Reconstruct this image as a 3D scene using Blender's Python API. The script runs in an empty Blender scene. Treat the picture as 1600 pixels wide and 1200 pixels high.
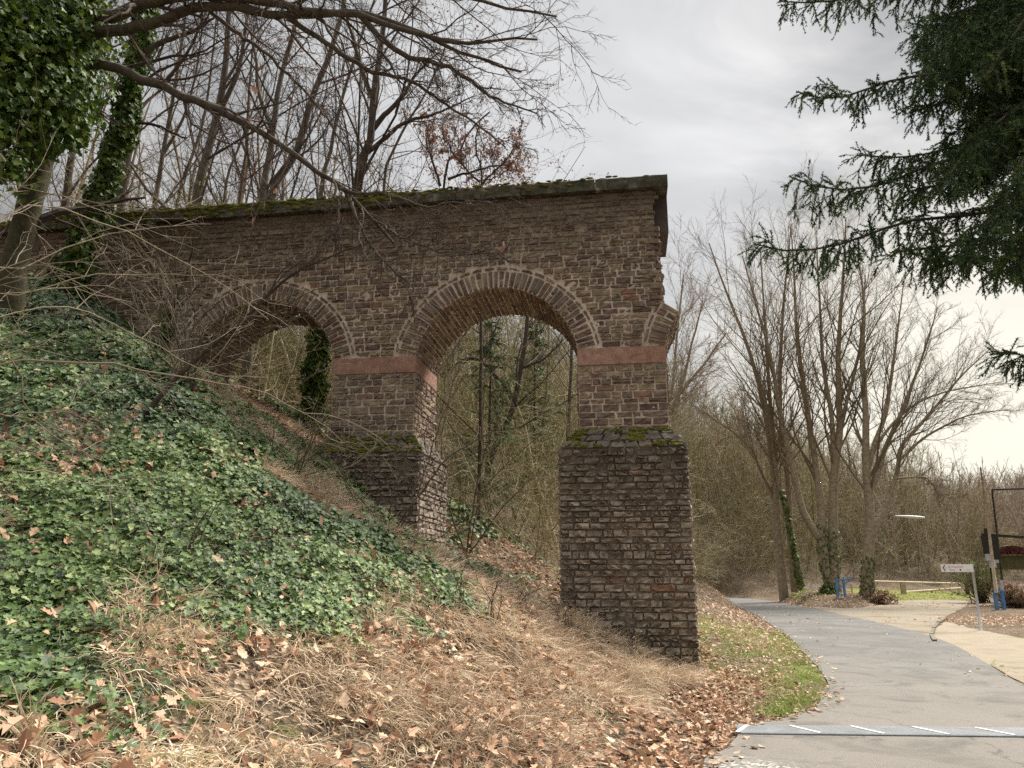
import bpy, bmesh, math, random
import numpy as np
C = bpy.context.scene.collection
PI = math.pi
# ------------------------------------------------------------------ camera model
F = 1202.0; TH = math.radians(13.9); CZ = 1.65
def ray(px, py):
    x = (px-800)/F; y = (600-py)/F
    return np.array([x, math.cos(TH)-y*math.sin(TH), math.sin(TH)+y*math.cos(TH)])
def at(px, py, Y):
    r = ray(px, py); return np.array([0, 0, CZ]) + r/r[1]*Y
def atz(px, py, z=0.):
    r = ray(px, py); return np.array([0, 0, CZ]) + r*((z-CZ)/r[2])
def polyat(pts, D):
    out = []
    for p in pts:
        out.append(at(p[0], p[1], p[2] if len(p) > 2 else D))
    return np.array(out)
# aqueduct frame
ANG = math.radians(8.5)
EX = np.array([math.cos(ANG), -math.sin(ANG), 0]); EY = np.array([math.sin(ANG), math.cos(ANG), 0])
ORG = at(1087, 1053, 13.1); ORG[2] = 0
def wl(u, v, z): return ORG + EX*u + EY*v + np.array([0, 0, z])
# ------------------------------------------------------------------ noise
def _hash(ix, iy, seed):
    h = (ix.astype(np.int64)*374761393 + iy.astype(np.int64)*668265263 + seed*974634777) & 0x7fffffff
    h = ((h ^ (h >> 13))*1274126177) & 0x7fffffff
    return ((h ^ (h >> 16)) & 0xffff)/65535.0
def vnoise(x, y, seed=0):
    x = np.asarray(x, float); y = np.asarray(y, float)
    ix = np.floor(x); iy = np.floor(y); fx = x-ix; fy = y-iy
    fx = fx*fx*(3-2*fx); fy = fy*fy*(3-2*fy)
    ix = ix.astype(np.int64); iy = iy.astype(np.int64)
    a = _hash(ix, iy, seed); b = _hash(ix+1, iy, seed); c = _hash(ix, iy+1, seed); d = _hash(ix+1, iy+1, seed)
    return (a*(1-fx)+b*fx)*(1-fy)+(c*(1-fx)+d*fx)*fy - .5
def fbm(x, y, seed=0, o=4):
    s = 0; a = 1.
    for k in range(o):
        s = s + a*vnoise(x*2**k, y*2**k, seed+k*17); a *= .5
    return s
# ------------------------------------------------------------------ mesh builder
class MB:
    def __init__(s): s.v = []; s.f4 = []; s.f3 = []; s.n = 0; s.r4 = []; s.r3 = []; s.m4 = []; s.m3 = []
    def add(s, v, f4=None, f3=None, r4=None, r3=None, m=0):
        v = np.asarray(v, float).reshape(-1, 3); s.v.append(v)
        if f4 is not None and len(f4):
            f4 = np.asarray(f4, np.int64).reshape(-1, 4); s.f4.append(f4+s.n)
            s.r4.append(np.zeros(len(f4)) if r4 is None else np.broadcast_to(r4, (len(f4),)).astype(float)); s.m4.append(np.full(len(f4), m))
        if f3 is not None and len(f3):
            f3 = np.asarray(f3, np.int64).reshape(-1, 3); s.f3.append(f3+s.n)
            s.r3.append(np.zeros(len(f3)) if r3 is None else np.broadcast_to(r3, (len(f3),)).astype(float)); s.m3.append(np.full(len(f3), m))
        s.n += len(v)
    def box(s, c, d, rz=0, m=0, r=0.):
        c = np.asarray(c, float); x, y, z = np.asarray(d, float)/2
        p = np.array([[a*x, b*y, e*z] for e in (-1, 1) for b in (-1, 1) for a in (-1, 1)])
        if rz: p = p @ np.array([[math.cos(rz), math.sin(rz), 0], [-math.sin(rz), math.cos(rz), 0], [0, 0, 1]])
        s.add(p+c, [[0, 2, 3, 1], [4, 5, 7, 6], [0, 1, 5, 4], [2, 6, 7, 3], [0, 4, 6, 2], [1, 3, 7, 5]], r4=r, m=m)
    def bar(s, a, b, w, h=None, m=0, r=0.):
        a = np.asarray(a, float); b = np.asarray(b, float); d = b-a; d /= np.linalg.norm(d)
        ref = np.array([0, 0, 1.]) if abs(d[2]) < .9 else np.array([0, 1., 0])
        x = np.cross(d, ref); x /= np.linalg.norm(x); y = np.cross(x, d); h = h or w
        p = [q + x*i*w/2 + y*j*h/2 for q in (a, b) for (i, j) in ((-1, -1), (1, -1), (1, 1), (-1, 1))]
        s.add(p, [[3, 2, 1, 0], [4, 5, 6, 7], [0, 1, 5, 4], [1, 2, 6, 5], [2, 3, 7, 6], [3, 0, 4, 7]], r4=r, m=m)
    def tube(s, pts, rad, k=10, m=0, r=0.):
        P = np.asarray(pts, float)[None]; R = np.broadcast_to(np.asarray(rad, float), (len(pts),))[None]
        v, f = tubes(P, R, k); s.add(v, f, r4=r, m=m)
        for i, o in ((0, 1), (len(pts)-1, -1)):
            ring = np.arange(k)+i*k; c = v[ring].mean(0)
            n0 = s.n - len(v)
            base = [list((n0+ring[[j, (j+1) % k]])[::o]) for j in range(k)]
            s.v.append(c[None]); ci = s.n; s.n += 1
            s.f3.append(np.array([[b[1], b[0], ci] for b in base])); s.r3.append(np.full(k, float(r))); s.m3.append(np.full(k, m))
    def mesh(s, name, mats, smooth=False):
        v = np.concatenate(s.v) if s.v else np.zeros((0, 3))
        f4 = np.concatenate(s.f4) if s.f4 else np.zeros((0, 4), int); f3 = np.concatenate(s.f3) if s.f3 else np.zeros((0, 3), int)
        me = bpy.data.meshes.new(name)
        me.vertices.add(len(v)); me.vertices.foreach_set('co', v.astype(np.float32).ravel())
        nl = f4.size+f3.size; me.loops.add(nl)
        me.loops.foreach_set('vertex_index', np.concatenate([f4.ravel(), f3.ravel()]).astype(np.int32))
        nf = len(f4)+len(f3); me.polygons.add(nf)
        st = np.concatenate([np.arange(len(f4))*4, f4.size+np.arange(len(f3))*3]).astype(np.int32)
        me.polygons.foreach_set('loop_start', st)
        me.polygons.foreach_set('material_index', np.concatenate((s.m4 or [np.zeros(0)])+(s.m3 or [np.zeros(0)])).astype(np.int32))
        me.polygons.foreach_set('use_smooth', np.full(nf, bool(smooth)))
        at_ = me.attributes.new('rnd', 'FLOAT', 'FACE')
        at_.data.foreach_set('value', np.concatenate((s.r4 or [np.zeros(0)])+(s.r3 or [np.zeros(0)])).astype(np.float32))
        me.update(calc_edges=True); me.validate()
        for m in (mats if isinstance(mats, (list, tuple)) else [mats]): me.materials.append(m)
        return me
    def build(s, name, mats, parent=None, smooth=False, **k):
        o = bpy.data.objects.new(name, s.mesh(name, mats, smooth)); C.objects.link(o)
        if parent is not None: o.parent = parent
        return tag(o, **k)
def tag(o, label=None, cat=None, group=None, kind=None):
    if label: o['label'] = label
    if cat: o['category'] = cat
    if group: o['group'] = group
    if kind: o['kind'] = kind
    return o
def empty(name, loc, label, cat, group=None, rz=0):
    o = bpy.data.objects.new(name, None); C.objects.link(o); o.location = tuple(loc); o.rotation_euler = (0, 0, rz)
    o.empty_display_size = .2
    return tag(o, label, cat, group)
def tubes(P, R, k):
    N, n, _ = P.shape
    T = np.gradient(P, axis=1); T /= np.linalg.norm(T, axis=2, keepdims=True)+1e-9
    D = P[:, -1]-P[:, 0]; D /= np.linalg.norm(D, axis=1, keepdims=True)+1e-9
    ref = np.where(np.abs(D[:, 2:3]) < .8, np.array([[0, 0, 1.]]), np.array([[1., 0, 0]]))
    U = np.cross(T, ref[:, None, :]); U /= np.linalg.norm(U, axis=2, keepdims=True)+1e-9
    V = np.cross(T, U)
    a = np.arange(k)*2*PI/k
    ring = P[:, :, None, :] + R[:, :, None, None]*(U[:, :, None, :]*np.cos(a)[None, None, :, None]+V[:, :, None, :]*np.sin(a)[None, None, :, None])
    idx = np.arange(N*n*k).reshape(N, n, k)
    q = np.stack([idx[:, :-1, :], idx[:, 1:, :], np.roll(idx, -1, 2)[:, 1:, :], np.roll(idx, -1, 2)[:, :-1, :]], -1)
    return ring.reshape(-1, 3), q.reshape(-1, 4)
# ------------------------------------------------------------------ materials
def nodes_of(m):
    m.use_nodes = True; nt = m.node_tree; nt.nodes.clear(); return nt
def ramp(nt, cols, fac, interp='LINEAR'):
    r = nt.nodes.new('ShaderNodeValToRGB'); e = r.color_ramp.elements; r.color_ramp.interpolation = interp
    n = len(cols)
    for i, c in enumerate(cols):
        if isinstance(c[0], (tuple, list)): pos, c = c[1], c[0]
        else: pos = i/max(1, n-1)
        if i < 2: el = e[i]; el.position = pos
        else: el = e.new(pos)
        el.color = (*c, 1)
    nt.links.new(fac, r.inputs[0]); return r.outputs[0]
def noise(nt, scale, detail=4, vec=None, rough=.55, dist=0):
    n = nt.nodes.new('ShaderNodeTexNoise'); n.inputs['Scale'].default_value = scale; n.inputs['Detail'].default_value = detail
    n.inputs['Roughness'].default_value = rough; n.inputs['Distortion'].default_value = dist
    if vec is not None: nt.links.new(vec, n.inputs['Vector'])
    return n.outputs['Fac']
def mixc(nt, a, b, fac, mode='MIX'):
    m = nt.nodes.new('ShaderNodeMix'); m.data_type = 'RGBA'; m.blend_type = mode
    for s_, x in ((0, fac), (6, a), (7, b)):
        if isinstance(x, (int, float)): m.inputs[s_].default_value = x
        elif isinstance(x, tuple): m.inputs[s_].default_value = (*x, 1)
        else: nt.links.new(x, m.inputs[s_])
    return m.outputs[2]
def mrange(nt, x, a, b, c=0, d=1):
    m = nt.nodes.new('ShaderNodeMapRange'); nt.links.new(x, m.inputs[0])
    for i, q in enumerate((a, b, c, d)): m.inputs[i+1].default_value = q
    return m.outputs[0]
def mat(name, cols, rough=.85, nscale=0, namt=.35, bump=0, bscale=30, spec=.3, by='rnd', trans=0, metal=0, interp='LINEAR', extra=None):
    """cols: colour ramp over the per-piece attribute 'rnd' (or over noise), modulated by noise"""
    m = bpy.data.materials.new(name); nt = nodes_of(m); L = nt.links
    tc = nt.nodes.new('ShaderNodeTexCoord').outputs['Object']
    out = nt.nodes.new('ShaderNodeOutputMaterial'); b = nt.nodes.new('ShaderNodeBsdfPrincipled')
    if by == 'rnd':
        a = nt.nodes.new('ShaderNodeAttribute'); a.attribute_name = 'rnd'; fac = a.outputs['Fac']
    else: fac = mrange(nt, noise(nt, by, 5, tc), .3, .7)
    col = ramp(nt, cols, fac, interp) if len(cols) > 1 else None
    if col is None:
        rgb = nt.nodes.new('ShaderNodeRGB'); rgb.outputs[0].default_value = (*cols[0], 1); col = rgb.outputs[0]
    if nscale:
        v = mrange(nt, noise(nt, nscale, 6, tc, .65), .25, .75, 1-namt, 1+namt)
        cc = nt.nodes.new('ShaderNodeVectorMath'); cc.operation = 'SCALE'; L.new(col, cc.inputs[0]); L.new(v, cc.inputs['Scale']); col = cc.outputs[0]
    if extra: col = extra(nt, tc, col)
    L.new(col, b.inputs['Base Color']); b.inputs['Roughness'].default_value = rough
    b.inputs['Specular IOR Level'].default_value = spec; b.inputs['Metallic'].default_value = metal
    if bump:
        bp = nt.nodes.new('ShaderNodeBump'); bp.inputs['Strength'].default_value = bump; bp.inputs['Distance'].default_value = .02
        L.new(noise(nt, bscale, 8, tc, .7), bp.inputs['Height']); L.new(bp.outputs[0], b.inputs['Normal'])
    sh = b.outputs[0]
    if trans:
        t = nt.nodes.new('ShaderNodeBsdfTranslucent'); L.new(col, t.inputs[0]); mx = nt.nodes.new('ShaderNodeMixShader')
        mx.inputs[0].default_value = trans; L.new(sh, mx.inputs[1]); L.new(t.outputs[0], mx.inputs[2]); sh = mx.outputs[0]
    L.new(sh, out.inputs[0]); return m
def sepz(nt, tc):
    s = nt.nodes.new('ShaderNodeSeparateXYZ'); nt.links.new(tc, s.inputs[0]); return s.outputs
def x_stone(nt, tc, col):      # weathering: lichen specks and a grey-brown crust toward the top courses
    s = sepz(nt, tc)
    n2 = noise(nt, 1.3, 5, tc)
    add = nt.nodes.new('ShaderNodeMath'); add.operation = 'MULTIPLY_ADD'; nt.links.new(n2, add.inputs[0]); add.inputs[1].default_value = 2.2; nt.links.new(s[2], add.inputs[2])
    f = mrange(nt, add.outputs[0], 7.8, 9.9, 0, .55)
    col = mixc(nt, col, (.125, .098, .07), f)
    li = mrange(nt, noise(nt, 9, 6, tc, .7), .63, .72, 0, .35)
    return mixc(nt, col, (.27, .25, .2), li)
def x_plinth(nt, tc, col):
    s = sepz(nt, tc)
    n2 = noise(nt, 1.1, 5, tc); n3 = noise(nt, 16, 6, tc, .7)
    a = nt.nodes.new('ShaderNodeMath'); a.operation = 'MULTIPLY_ADD'; nt.links.new(n2, a.inputs[0]); a.inputs[1].default_value = 2.2; nt.links.new(s[2], a.inputs[2])
    dk = mrange(nt, a.outputs[0], 3.7, 5.0, 0, .55)          # soot-dark run-off stain below the weathering
    col = mixc(nt, col, (.035, .03, .026), dk)
    col = mixc(nt, col, (.30, .275, .24), mrange(nt, n3, .6, .72, 0, .5))
    lo = mrange(nt, a.outputs[0], .8, 2.3, .55, 0)
    return mixc(nt, col, (.10, .098, .035), lo)
M = {}
M['stone'] = mat('rubble_stone', [((.105, .075, .062), 0), ((.18, .122, .097), .2), ((.165, .13, .105), .4), ((.235, .178, .135), .6), ((.265, .21, .14), .8), ((.145, .118, .096), .94), ((.215, .12, .088), 1)], .92, 7, .4, .5, 24, .2, extra=x_stone)
M['plinthstone'] = mat('plinth_stone', [((.18, .147, .118), 0), ((.27, .22, .175), .3), ((.24, .2, .16), .6), ((.35, .29, .23), .95), ((.26, .15, .105), 1)], .92, 8, .45, .6, 20, .2, extra=x_plinth)
M['mortar'] = mat('lime_mortar', [(.42, .345, .275), (.58, .49, .40)], .95, 12, .3, .5, 60, .1, by=1.5, extra=lambda nt, tc, col: mixc(nt, col, (.1, .08, .06), mrange(nt, sepz(nt, tc)[2], 7.2, 8.3, 0, .8)))
M['darkmortar'] = mat('dirty_mortar', [(.14, .113, .09), (.24, .2, .155)], .95, 12, .3, .5, 60, .1, by=1.5)
M['sandstone'] = mat('red_sandstone', [(.27, .155, .115), (.36, .22, .165)], .9, 9, .35, .9, 45, .15, by=3)
M['coping'] = mat('coping_stone', [((.035, .036, .022), 0), ((.07, .064, .045), .5), ((.12, .11, .085), .85), ((.22, .21, .18), 1)], .95, 14, .4, .6, 30, .1, by=5)
M['moss'] = mat('moss', [(.045, .048, .01), (.105, .105, .018), (.17, .155, .035)], .95, 20, .3, .8, 80, .1, by=6)
M['concrete'] = mat('dark_concrete', [(.07, .058, .05), (.11, .09, .078)], .95, 6, .3, .4, 30, .1, by=2)
def bark(name, a, b, moss=0, s=6):
    return mat(name, [a, b], .95, 18, .4, .9, 25, .15, by=s)
M['bark_oak'] = bark('oak_bark', (.04, .03, .024), (.085, .068, .048))
M['bark_moss'] = bark('mossy_bark', (.042, .04, .022), (.09, .08, .048))
M['bark_grey'] = bark('grey_bark', (.06, .05, .038), (.12, .1, .075))
M['bark_ash'] = bark('ash_bark', (.16, .13, .09), (.32, .26, .175))
M['twig_dark'] = mat('dark_twig', [(.045, .034, .027), (.095, .066, .05)], .9)
M['twig_ash'] = mat('ash_twig', [(.11, .085, .055), (.22, .165, .105)], .9)
M['twig_pale'] = mat('pale_twig', [(.1, .078, .05), (.2, .16, .11), (.36, .3, .22)], .8)
M['twig_olive'] = mat('olive_twig', [(.12, .105, .045), (.23, .2, .095), (.40, .34, .22)], .9)
M['twig_far'] = mat('far_twig', [(.22, .175, .14), (.33, .26, .205), (.29, .25, .16)], .95)  # lightened colour stands in for the haze over the far hill
M['ivy'] = mat('ivy_leaf', [((.015, .034, .006), 0), ((.045, .09, .016), .35), ((.105, .17, .03), .75), ((.26, .31, .11), 1)], .6, 0, spec=.5, trans=.12)
M['ivydark'] = mat('ivy_leaf_tree', [((.025, .052, .008), 0), ((.06, .11, .015), .5), ((.15, .2, .035), 1)], .55, 0, spec=.3, trans=.22)
M['drygrass'] = mat('dry_grass', [((.24, .175, .115), 0), ((.47, .36, .25), .25), ((.68, .545, .395), .7), ((.38, .35, .19), .82), ((.86, .76, .6), 1)], .8, spec=.2, trans=.15)
M['grass'] = mat('green_grass', [(.11, .17, .03), (.24, .34, .065), (.42, .42, .16)], .7, spec=.2, trans=.2)
M['leaf'] = mat('dead_leaf', [((.13, .06, .038), 0), ((.30, .16, .095), .25), ((.46, .30, .19), .55), ((.58, .42, .29), .85), ((.66, .51, .38), 1)], .8, spec=.2, trans=.1)
M['redleaf'] = mat('retained_leaf', [(.13, .065, .045), (.25, .125, .085), (.38, .215, .14)], .8, trans=.25)
M['needle'] = mat('spruce_needle', [((.02, .046, .018), 0), ((.05, .10, .028), .5), ((.15, .22, .045), 1)], .6, spec=.3, trans=.08)
M['conifer'] = mat('conifer_needle', [(.06, .085, .036), (.12, .15, .07)], .7, trans=.1)
M['white'] = mat('white_paint', [(.62, .61, .58), (.78, .77, .74)], .5, 20, .08, by=8)
M['lampwhite'] = mat('lamp_housing', [(.5, .51, .5), (.66, .66, .65)], .5, 30, .15, by=8)
M['galv'] = mat('galvanised_steel', [(.36, .38, .39), (.46, .48, .49)], .5, 15, .12, by=6, metal=.3)
M['grate'] = mat('drain_steel', [(.15, .16, .168), (.22, .233, .242)], .6, 25, .2, by=4)
M['blue'] = mat('blue_paint', [(.05, .15, .33), (.09, .22, .42)], .5, 15, .2, by=6)
M['darkwood'] = mat('dark_wood', [(.018, .014, .011), (.045, .034, .026)], .85, 20, .3, .4, 40, by=5)
M['mosswood'] = mat('mossy_board', [(.075, .075, .03), (.13, .125, .055)], .9, 20, .3, .4, 40, by=5)
M['wood'] = mat('weathered_wood', [(.24, .19, .13), (.42, .35, .25)], .85, 20, .3, .4, 40, by=5)
M['palewood'] = mat('pale_log', [(.5, .42, .28), (.62, .54, .36)], .8, 15, .2, by=5)
M['kerb'] = mat('kerb_stone', [(.13, .115, .09), (.21, .185, .145)], .95, 12, .3, .5, 40, .1, by=4)
M['ink'] = mat('black_ink', [(.02, .018, .02)], .6)
M['redink'] = mat('red_ink', [(.45, .09, .09)], .6)
# ------------------------------------------------------------------ terrain
cp = []
def cpx(x, y, D): cp.append(at(x, y, D))
def cw(u, v, z): cp.append(wl(u, v, z))
# near bank facing the camera
for q in [(0, 1200, 4.0), (250, 1200, 4.6), (500, 1200, 5.3), (800, 1200, 6.2), (1000, 1200, 7.0), (0, 1050, 5.0), (300, 1050, 5.8), (600, 1050, 7.0), (850, 1100, 8.2),
          (0, 900, 6.3), (300, 900, 7.2), (500, 900, 8.3), (680, 905, 10.0), (700, 1050, 8.0), (1000, 1090, 10.6), (850, 1000, 10.6),
          (0, 700, 8.3), (300, 700, 9.8), (420, 735, 10.9), (540, 820, 10.6), (0, 570, 10.8), (150, 520, 12.4), (260, 600, 11.7), (0, 470, 13.2), (100, 455, 14.2)]: cpx(*q)
for q in [(.05, -.05, .1), (-1.1, -.1, .52), (-2.25, -.1, 1.08), (-3.4, -.1, 1.58), (-4.8, -.1, 2.22), (-6.8, -.1, 3.85), (-8.2, -.1, 4.75), (-9.5, -.05, 5.5), (-11.2, 0, 6.6), (-13, 0, 7.5), (-15, 0, 7.9), (-18, 0, 8.6),
          (.3, 2.1, .35), (-2.2, 2.2, 1.15), (-3.6, 2.3, 1.45), (-4.8, 2.3, 1.95), (-6.8, 2.3, 3.9), (-9.5, 2.3, 5.6), (-13, 2.3, 7.7),
          (-2.5, 4.5, 1.5), (-5.5, 5, 3.3)]: cw(*q)
# toe of the bank and flat ground at the camera
cp += [np.array(p, float) for p in [(2.0, 7.4, 0.0), (1.3, 6.0, 0), (.3, 4.4, 0), (-1.2, 3.0, .05), (-3, 1.8, .1), (0, 0, 0), (-5, 0, .2), (0, -6, 0), (3, 4, 0), (6, 2, 0), (6, -5, 0), (-12, 2, 1.5), (-12, 8, 4.8), (-20, 5, 4),
    (2.6, 9.4, 0.02), (3.4, 12.0, .08), (3.6, 15, .3), (4.2, 19, .5), (5.5, 25, .62), (7.0, 32, .7),
    (1.5, 22, 1.6), (0, 26, 3.5), (2.5, 30, 3.5), (5, 34, 2.6), (8, 42, 1.9), (5, 45, 5.), (10.5, 50, 1.2), (9, 56, 2.6), (13, 59, 1.3), (17, 60, 1.2), (10, 66, 9.5), (18, 70, 7.5), (24, 66, 2.6), (30, 74, 3.6), (24, 85, 12), (36, 95, 9), (12, 80, 16), (0, 62, 13), (0, 85, 16),
    (-5, 22, 5), (-8, 24, 6.8), (-12, 22, 8.6), (-15, 30, 10), (-6, 32, 8.2), (-25, 25, 12), (-20, 45, 14), (-5, 45, 11.5), (-40, 30, 18), (-40, 70, 24), (-10, 90, 20), (-60, 0, 20), (-60, 120, 26), (20, 140, 10), (0, 130, 18),
    (8, 12, 0), (8, 20, 0), (12, 12, 0), (16, 20, 0), (12, 30, 0), (18, 30, 0), (15, 40, 0), (24, 34, 0), (30, 25, 0), (45, 30, 0), (60, 10, 0), (30, 5, 0), (14, 50, 0), (21, 53, 0.05), (27, 54, 0.05), (27, 44, .05), (33, 44, .2), (45, 55, .4), (38, 64, .5), (60, 70, .5), (90, 60, .5),
    (17.2, 47.5, .62), (19.0, 45.5, .6), (20.7, 44.6, .45), (15.6, 49.5, .35), (22.5, 46.5, .2),
    (45, 110, 3.5), (50, 140, 8), (70, 100, 2.5), (70, 140, 7.5), (100, 130, 7), (75, 170, 11), (110, 170, 12), (140, 120, 9), (60, 200, 12), (140, 220, 16), (0, 220, 20), (60, 300, 18), (200, 200, 18), (200, 0, 5), (-120, 200, 26), (120, -60, 0), (-60, -60, 8)]]
cp = np.array(cp)
_cc = .9
def _k(r2): return np.sqrt(r2+_cc*_cc)
_A = _k(((cp[:, None, :2]-cp[None, :, :2])**2).sum(2)); _n = len(cp)
_S = np.zeros((_n+1, _n+1)); _S[:_n, :_n] = _A + np.eye(_n)*-.02; _S[_n, :_n] = 1; _S[:_n, _n] = 1
_w = np.linalg.solve(_S, np.concatenate([cp[:, 2], [0]]))
def inpoly(x, y, poly):
    c = np.zeros(x.shape, bool); n = len(poly)
    for i in range(n):
        x1, y1 = poly[i]; x2, y2 = poly[(i+1) % n]
        if y1 == y2: continue
        c ^= ((y1 > y) != (y2 > y)) & (x < (x2-x1)*(y-y1)/(y2-y1)+x1)
    return c
def pdist(x, y, poly):
    d = np.full(x.shape, 1e9); n = len(poly)
    for i in range(n):
        a = np.array(poly[i], float); b = np.array(poly[(i+1) % n], float); e = b-a; l = (e@e)+1e-9
        t = np.clip(((x-a[0])*e[0]+(y-a[1])*e[1])/l, 0, 1)
        d = np.minimum(d, np.hypot(x-a[0]-t*e[0], y-a[1]-t*e[1]))
    return d
def smooth_poly(pts, k=6):
    pts = np.array(pts, float); n = len(pts); out = []
    for i in range(n-1):
        p0 = pts[max(i-1, 0)]; p1 = pts[i]; p2 = pts[i+1]; p3 = pts[min(i+2, n-1)]
        for t in np.arange(k)/k:
            out.append(.5*((2*p1)+(-p0+p2)*t+(2*p0-5*p1+4*p2-p3)*t*t+(-p0+3*p1-3*p2+p3)*t**3))
    out.append(pts[-1]); return np.array(out)
z2 = lambda l: np.array([atz(*p)[:2] for p in l])
road_left = np.concatenate([[[-.6, -8], [.2, -2], [1.2, 3.6]], z2([(1105, 1215), (1140, 1165), (1168, 1136), (1230, 1122), (1283, 1098), (1292, 1075), (1283, 1050), (1262, 1025), (1232, 998), (1195, 970), (1160, 952), (1133, 942)]), [[12.6, 58], [9, 64]]])
road_right = np.concatenate([[[16, -8], [14, -2], [11.5, 4]], z2([(1800, 1150), (1600, 1072), (1530, 1030), (1480, 1004), (1420, 985), (1340, 966), (1270, 951), (1215, 942), (1200, 938.5)]), [[16.2, 58], [13, 66]]])
road_left = smooth_poly(road_left); road_right = smooth_poly(road_right)
ROAD = np.concatenate([road_left, road_right[::-1]])
DRIVE_A = z2([(1262, 949), (1300, 957), (1340, 966), (1390, 977), (1440, 990), (1462, 1000)]); DRIVE_B = z2([(1275, 948.5), (1330, 950.5), (1380, 944.5), (1398, 939.2), (1450, 937.2), (1508, 938.8), (1510, 946), (1495, 955), (1470, 966), (1461, 980)])
SAND_A = z2([(1457, 1001), (1490, 1012), (1530, 1030), (1600, 1072), (1800, 1150), (1950, 1200)]); SAND_B = z2([(1457, 984), (1478, 972), (1505, 979), (1545, 987), (1600, 997), (1800, 1030), (1950, 1056)])
DRIVE = np.concatenate([DRIVE_A, DRIVE_B[::-1]]); SAND = np.concatenate([SAND_A, SAND_B[::-1]])
def hraw(x, y):
    x = np.asarray(x, float); y = np.asarray(y, float); sh = x.shape; x = x.ravel(); y = y.ravel(); out = np.empty(x.size)
    for s in range(0, x.size, 20000):
        r2 = (x[s:s+20000, None]-cp[None, :, 0])**2+(y[s:s+20000, None]-cp[None, :, 1])**2
        out[s:s+20000] = _k(r2)@_w[:_n]+_w[_n]
    return out.reshape(sh)
def flat_mask(x, y):
    m = np.ones(x.shape)
    for poly, w in ((ROAD, 1.2), (DRIVE, 1.0), (SAND, 1.5)):
        sel = (y > -12) & (y < 75) & (x > -5) & (x < 45)
        d = np.full(x.shape, 9.); xs, ys = x[sel], y[sel]
        dd = pdist(xs, ys, poly); dd[inpoly(xs, ys, poly)] = 0; d[sel] = dd
        t = np.clip((d-.12)/w, 0, 1); m = np.minimum(m, t*t*(3-2*t))
    return m
def H(x, y):
    x = np.asarray(x, float); y = np.asarray(y, float)
    h = hraw(x, y)
    dist = np.hypot(x, y)
    amp = np.clip((h-.05)/.6, 0, 1)
    h = h + amp*(.16*fbm(x*.9, y*.9, 3, 3)+.05*fbm(x*4, y*4, 9, 2)) + np.clip((dist-40)/100, 0, 1)*1.5*fbm(x*.05, y*.05, 5, 3)
    return np.where((x > 2.2) & (y < 62), np.maximum(h, 0), h)*flat_mask(x, y)-.006+.005*vnoise(x*1.3, y*1.3, 77)
def gnormal(x, y, e=.12):
    dx = (H(x+e, y)-H(x-e, y))/(2*e); dy = (H(x, y+e)-H(x, y-e))/(2*e)
    n = np.stack([-dx, -dy, np.ones_like(dx)], -1); return n/np.linalg.norm(n, axis=-1, keepdims=True)
def gp(px, py, dmin=3., dmax=120.):
    t = np.concatenate([np.arange(dmin, 30, .1), np.arange(30, dmax, .4)])
    r = ray(px, py); r = r/r[1]; P = np.array([0, 0, CZ])+t[:, None]*r
    b = P[:, 2] < H(P[:, 0], P[:, 1])
    i = int(np.argmax(b)) if b.any() else len(t)-1
    return P[i]
def seg(*a):
    return np.concatenate([np.arange(p, q, s) for p, q, s in a])
gx = np.concatenate([[-1500, -700, -350, -200, -140], seg((-100, -40, 6), (-40, -16, 1.5), (-16, -9, .4), (-9, 7, .13), (7, 36, .4), (36, 80, 1.5), (80, 200, 8)), [220, 300, 600, 1500]])
gy = np.concatenate([[-1500, -500, -200, -80], seg((-40, 0, 4), (0, 2, .4), (2, 16, .13), (16, 62, .4), (62, 110, 1.5), (110, 260, 6)), [280, 400, 800, 1600]])
X, Y = np.meshgrid(gx, gy); Z = H(np.clip(X, -200, 260), np.clip(Y, -120, 340))
nx, ny = len(gx), len(gy); ii = np.arange(nx*ny).reshape(ny, nx)
g = MB(); g.add(np.stack([X, Y, Z], -1), np.stack([ii[:-1, :-1], ii[:-1, 1:], ii[1:, 1:], ii[1:, :-1]], -1).reshape(-1, 4))
def ground_mat():
    m = bpy.data.materials.new('leafy_soil'); nt = nodes_of(m); L = nt.links
    tc = nt.nodes.new('ShaderNodeTexCoord').outputs['Object']
    out = nt.nodes.new('ShaderNodeOutputMaterial'); b = nt.nodes.new('ShaderNodeBsdfPrincipled'); b.inputs['Roughness'].default_value = .95; b.inputs['Specular IOR Level'].default_value = .1
    vo = nt.nodes.new('ShaderNodeTexVoronoi'); vo.inputs['Scale'].default_value = 26; L.new(tc, vo.inputs['Vector'])
    sp = nt.nodes.new('ShaderNodeSeparateColor'); L.new(vo.outputs['Color'], sp.inputs[0])
    litter = ramp(nt, [((.035, .026, .019), 0), ((.10, .072, .05), .4), ((.21, .155, .105), .7), ((.34, .26, .18), 1)], sp.outputs[0])
    soil = ramp(nt, [((.05, .038, .025), .3), ((.11, .08, .05), .7)], noise(nt, 5, 6, tc))
    col = mixc(nt, soil, litter, mrange(nt, noise(nt, .9, 4, tc), .35, .6, .25, .95))
    a = nt.nodes.new('ShaderNodeAttribute'); a.attribute_name = 'lawn'
    gr = ramp(nt, [((.12, .13, .04), .3), ((.25, .24, .08), .7)], noise(nt, 3, 6, tc))
    col = mixc(nt, col, gr, a.outputs['Fac'])
    L.new(col, b.inputs['Base Color'])
    bp = nt.nodes.new('ShaderNodeBump'); bp.inputs['Strength'].default_value = .8; bp.inputs['Distance'].default_value = .04
    L.new(vo.outputs['Distance'], bp.inputs['Height']); L.new(bp.outputs[0], b.inputs['Normal'])
    L.new(b.outputs[0], out.inputs[0]); return m
go = g.build('ground', ground_mat(), kind='structure', smooth=True)
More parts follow.
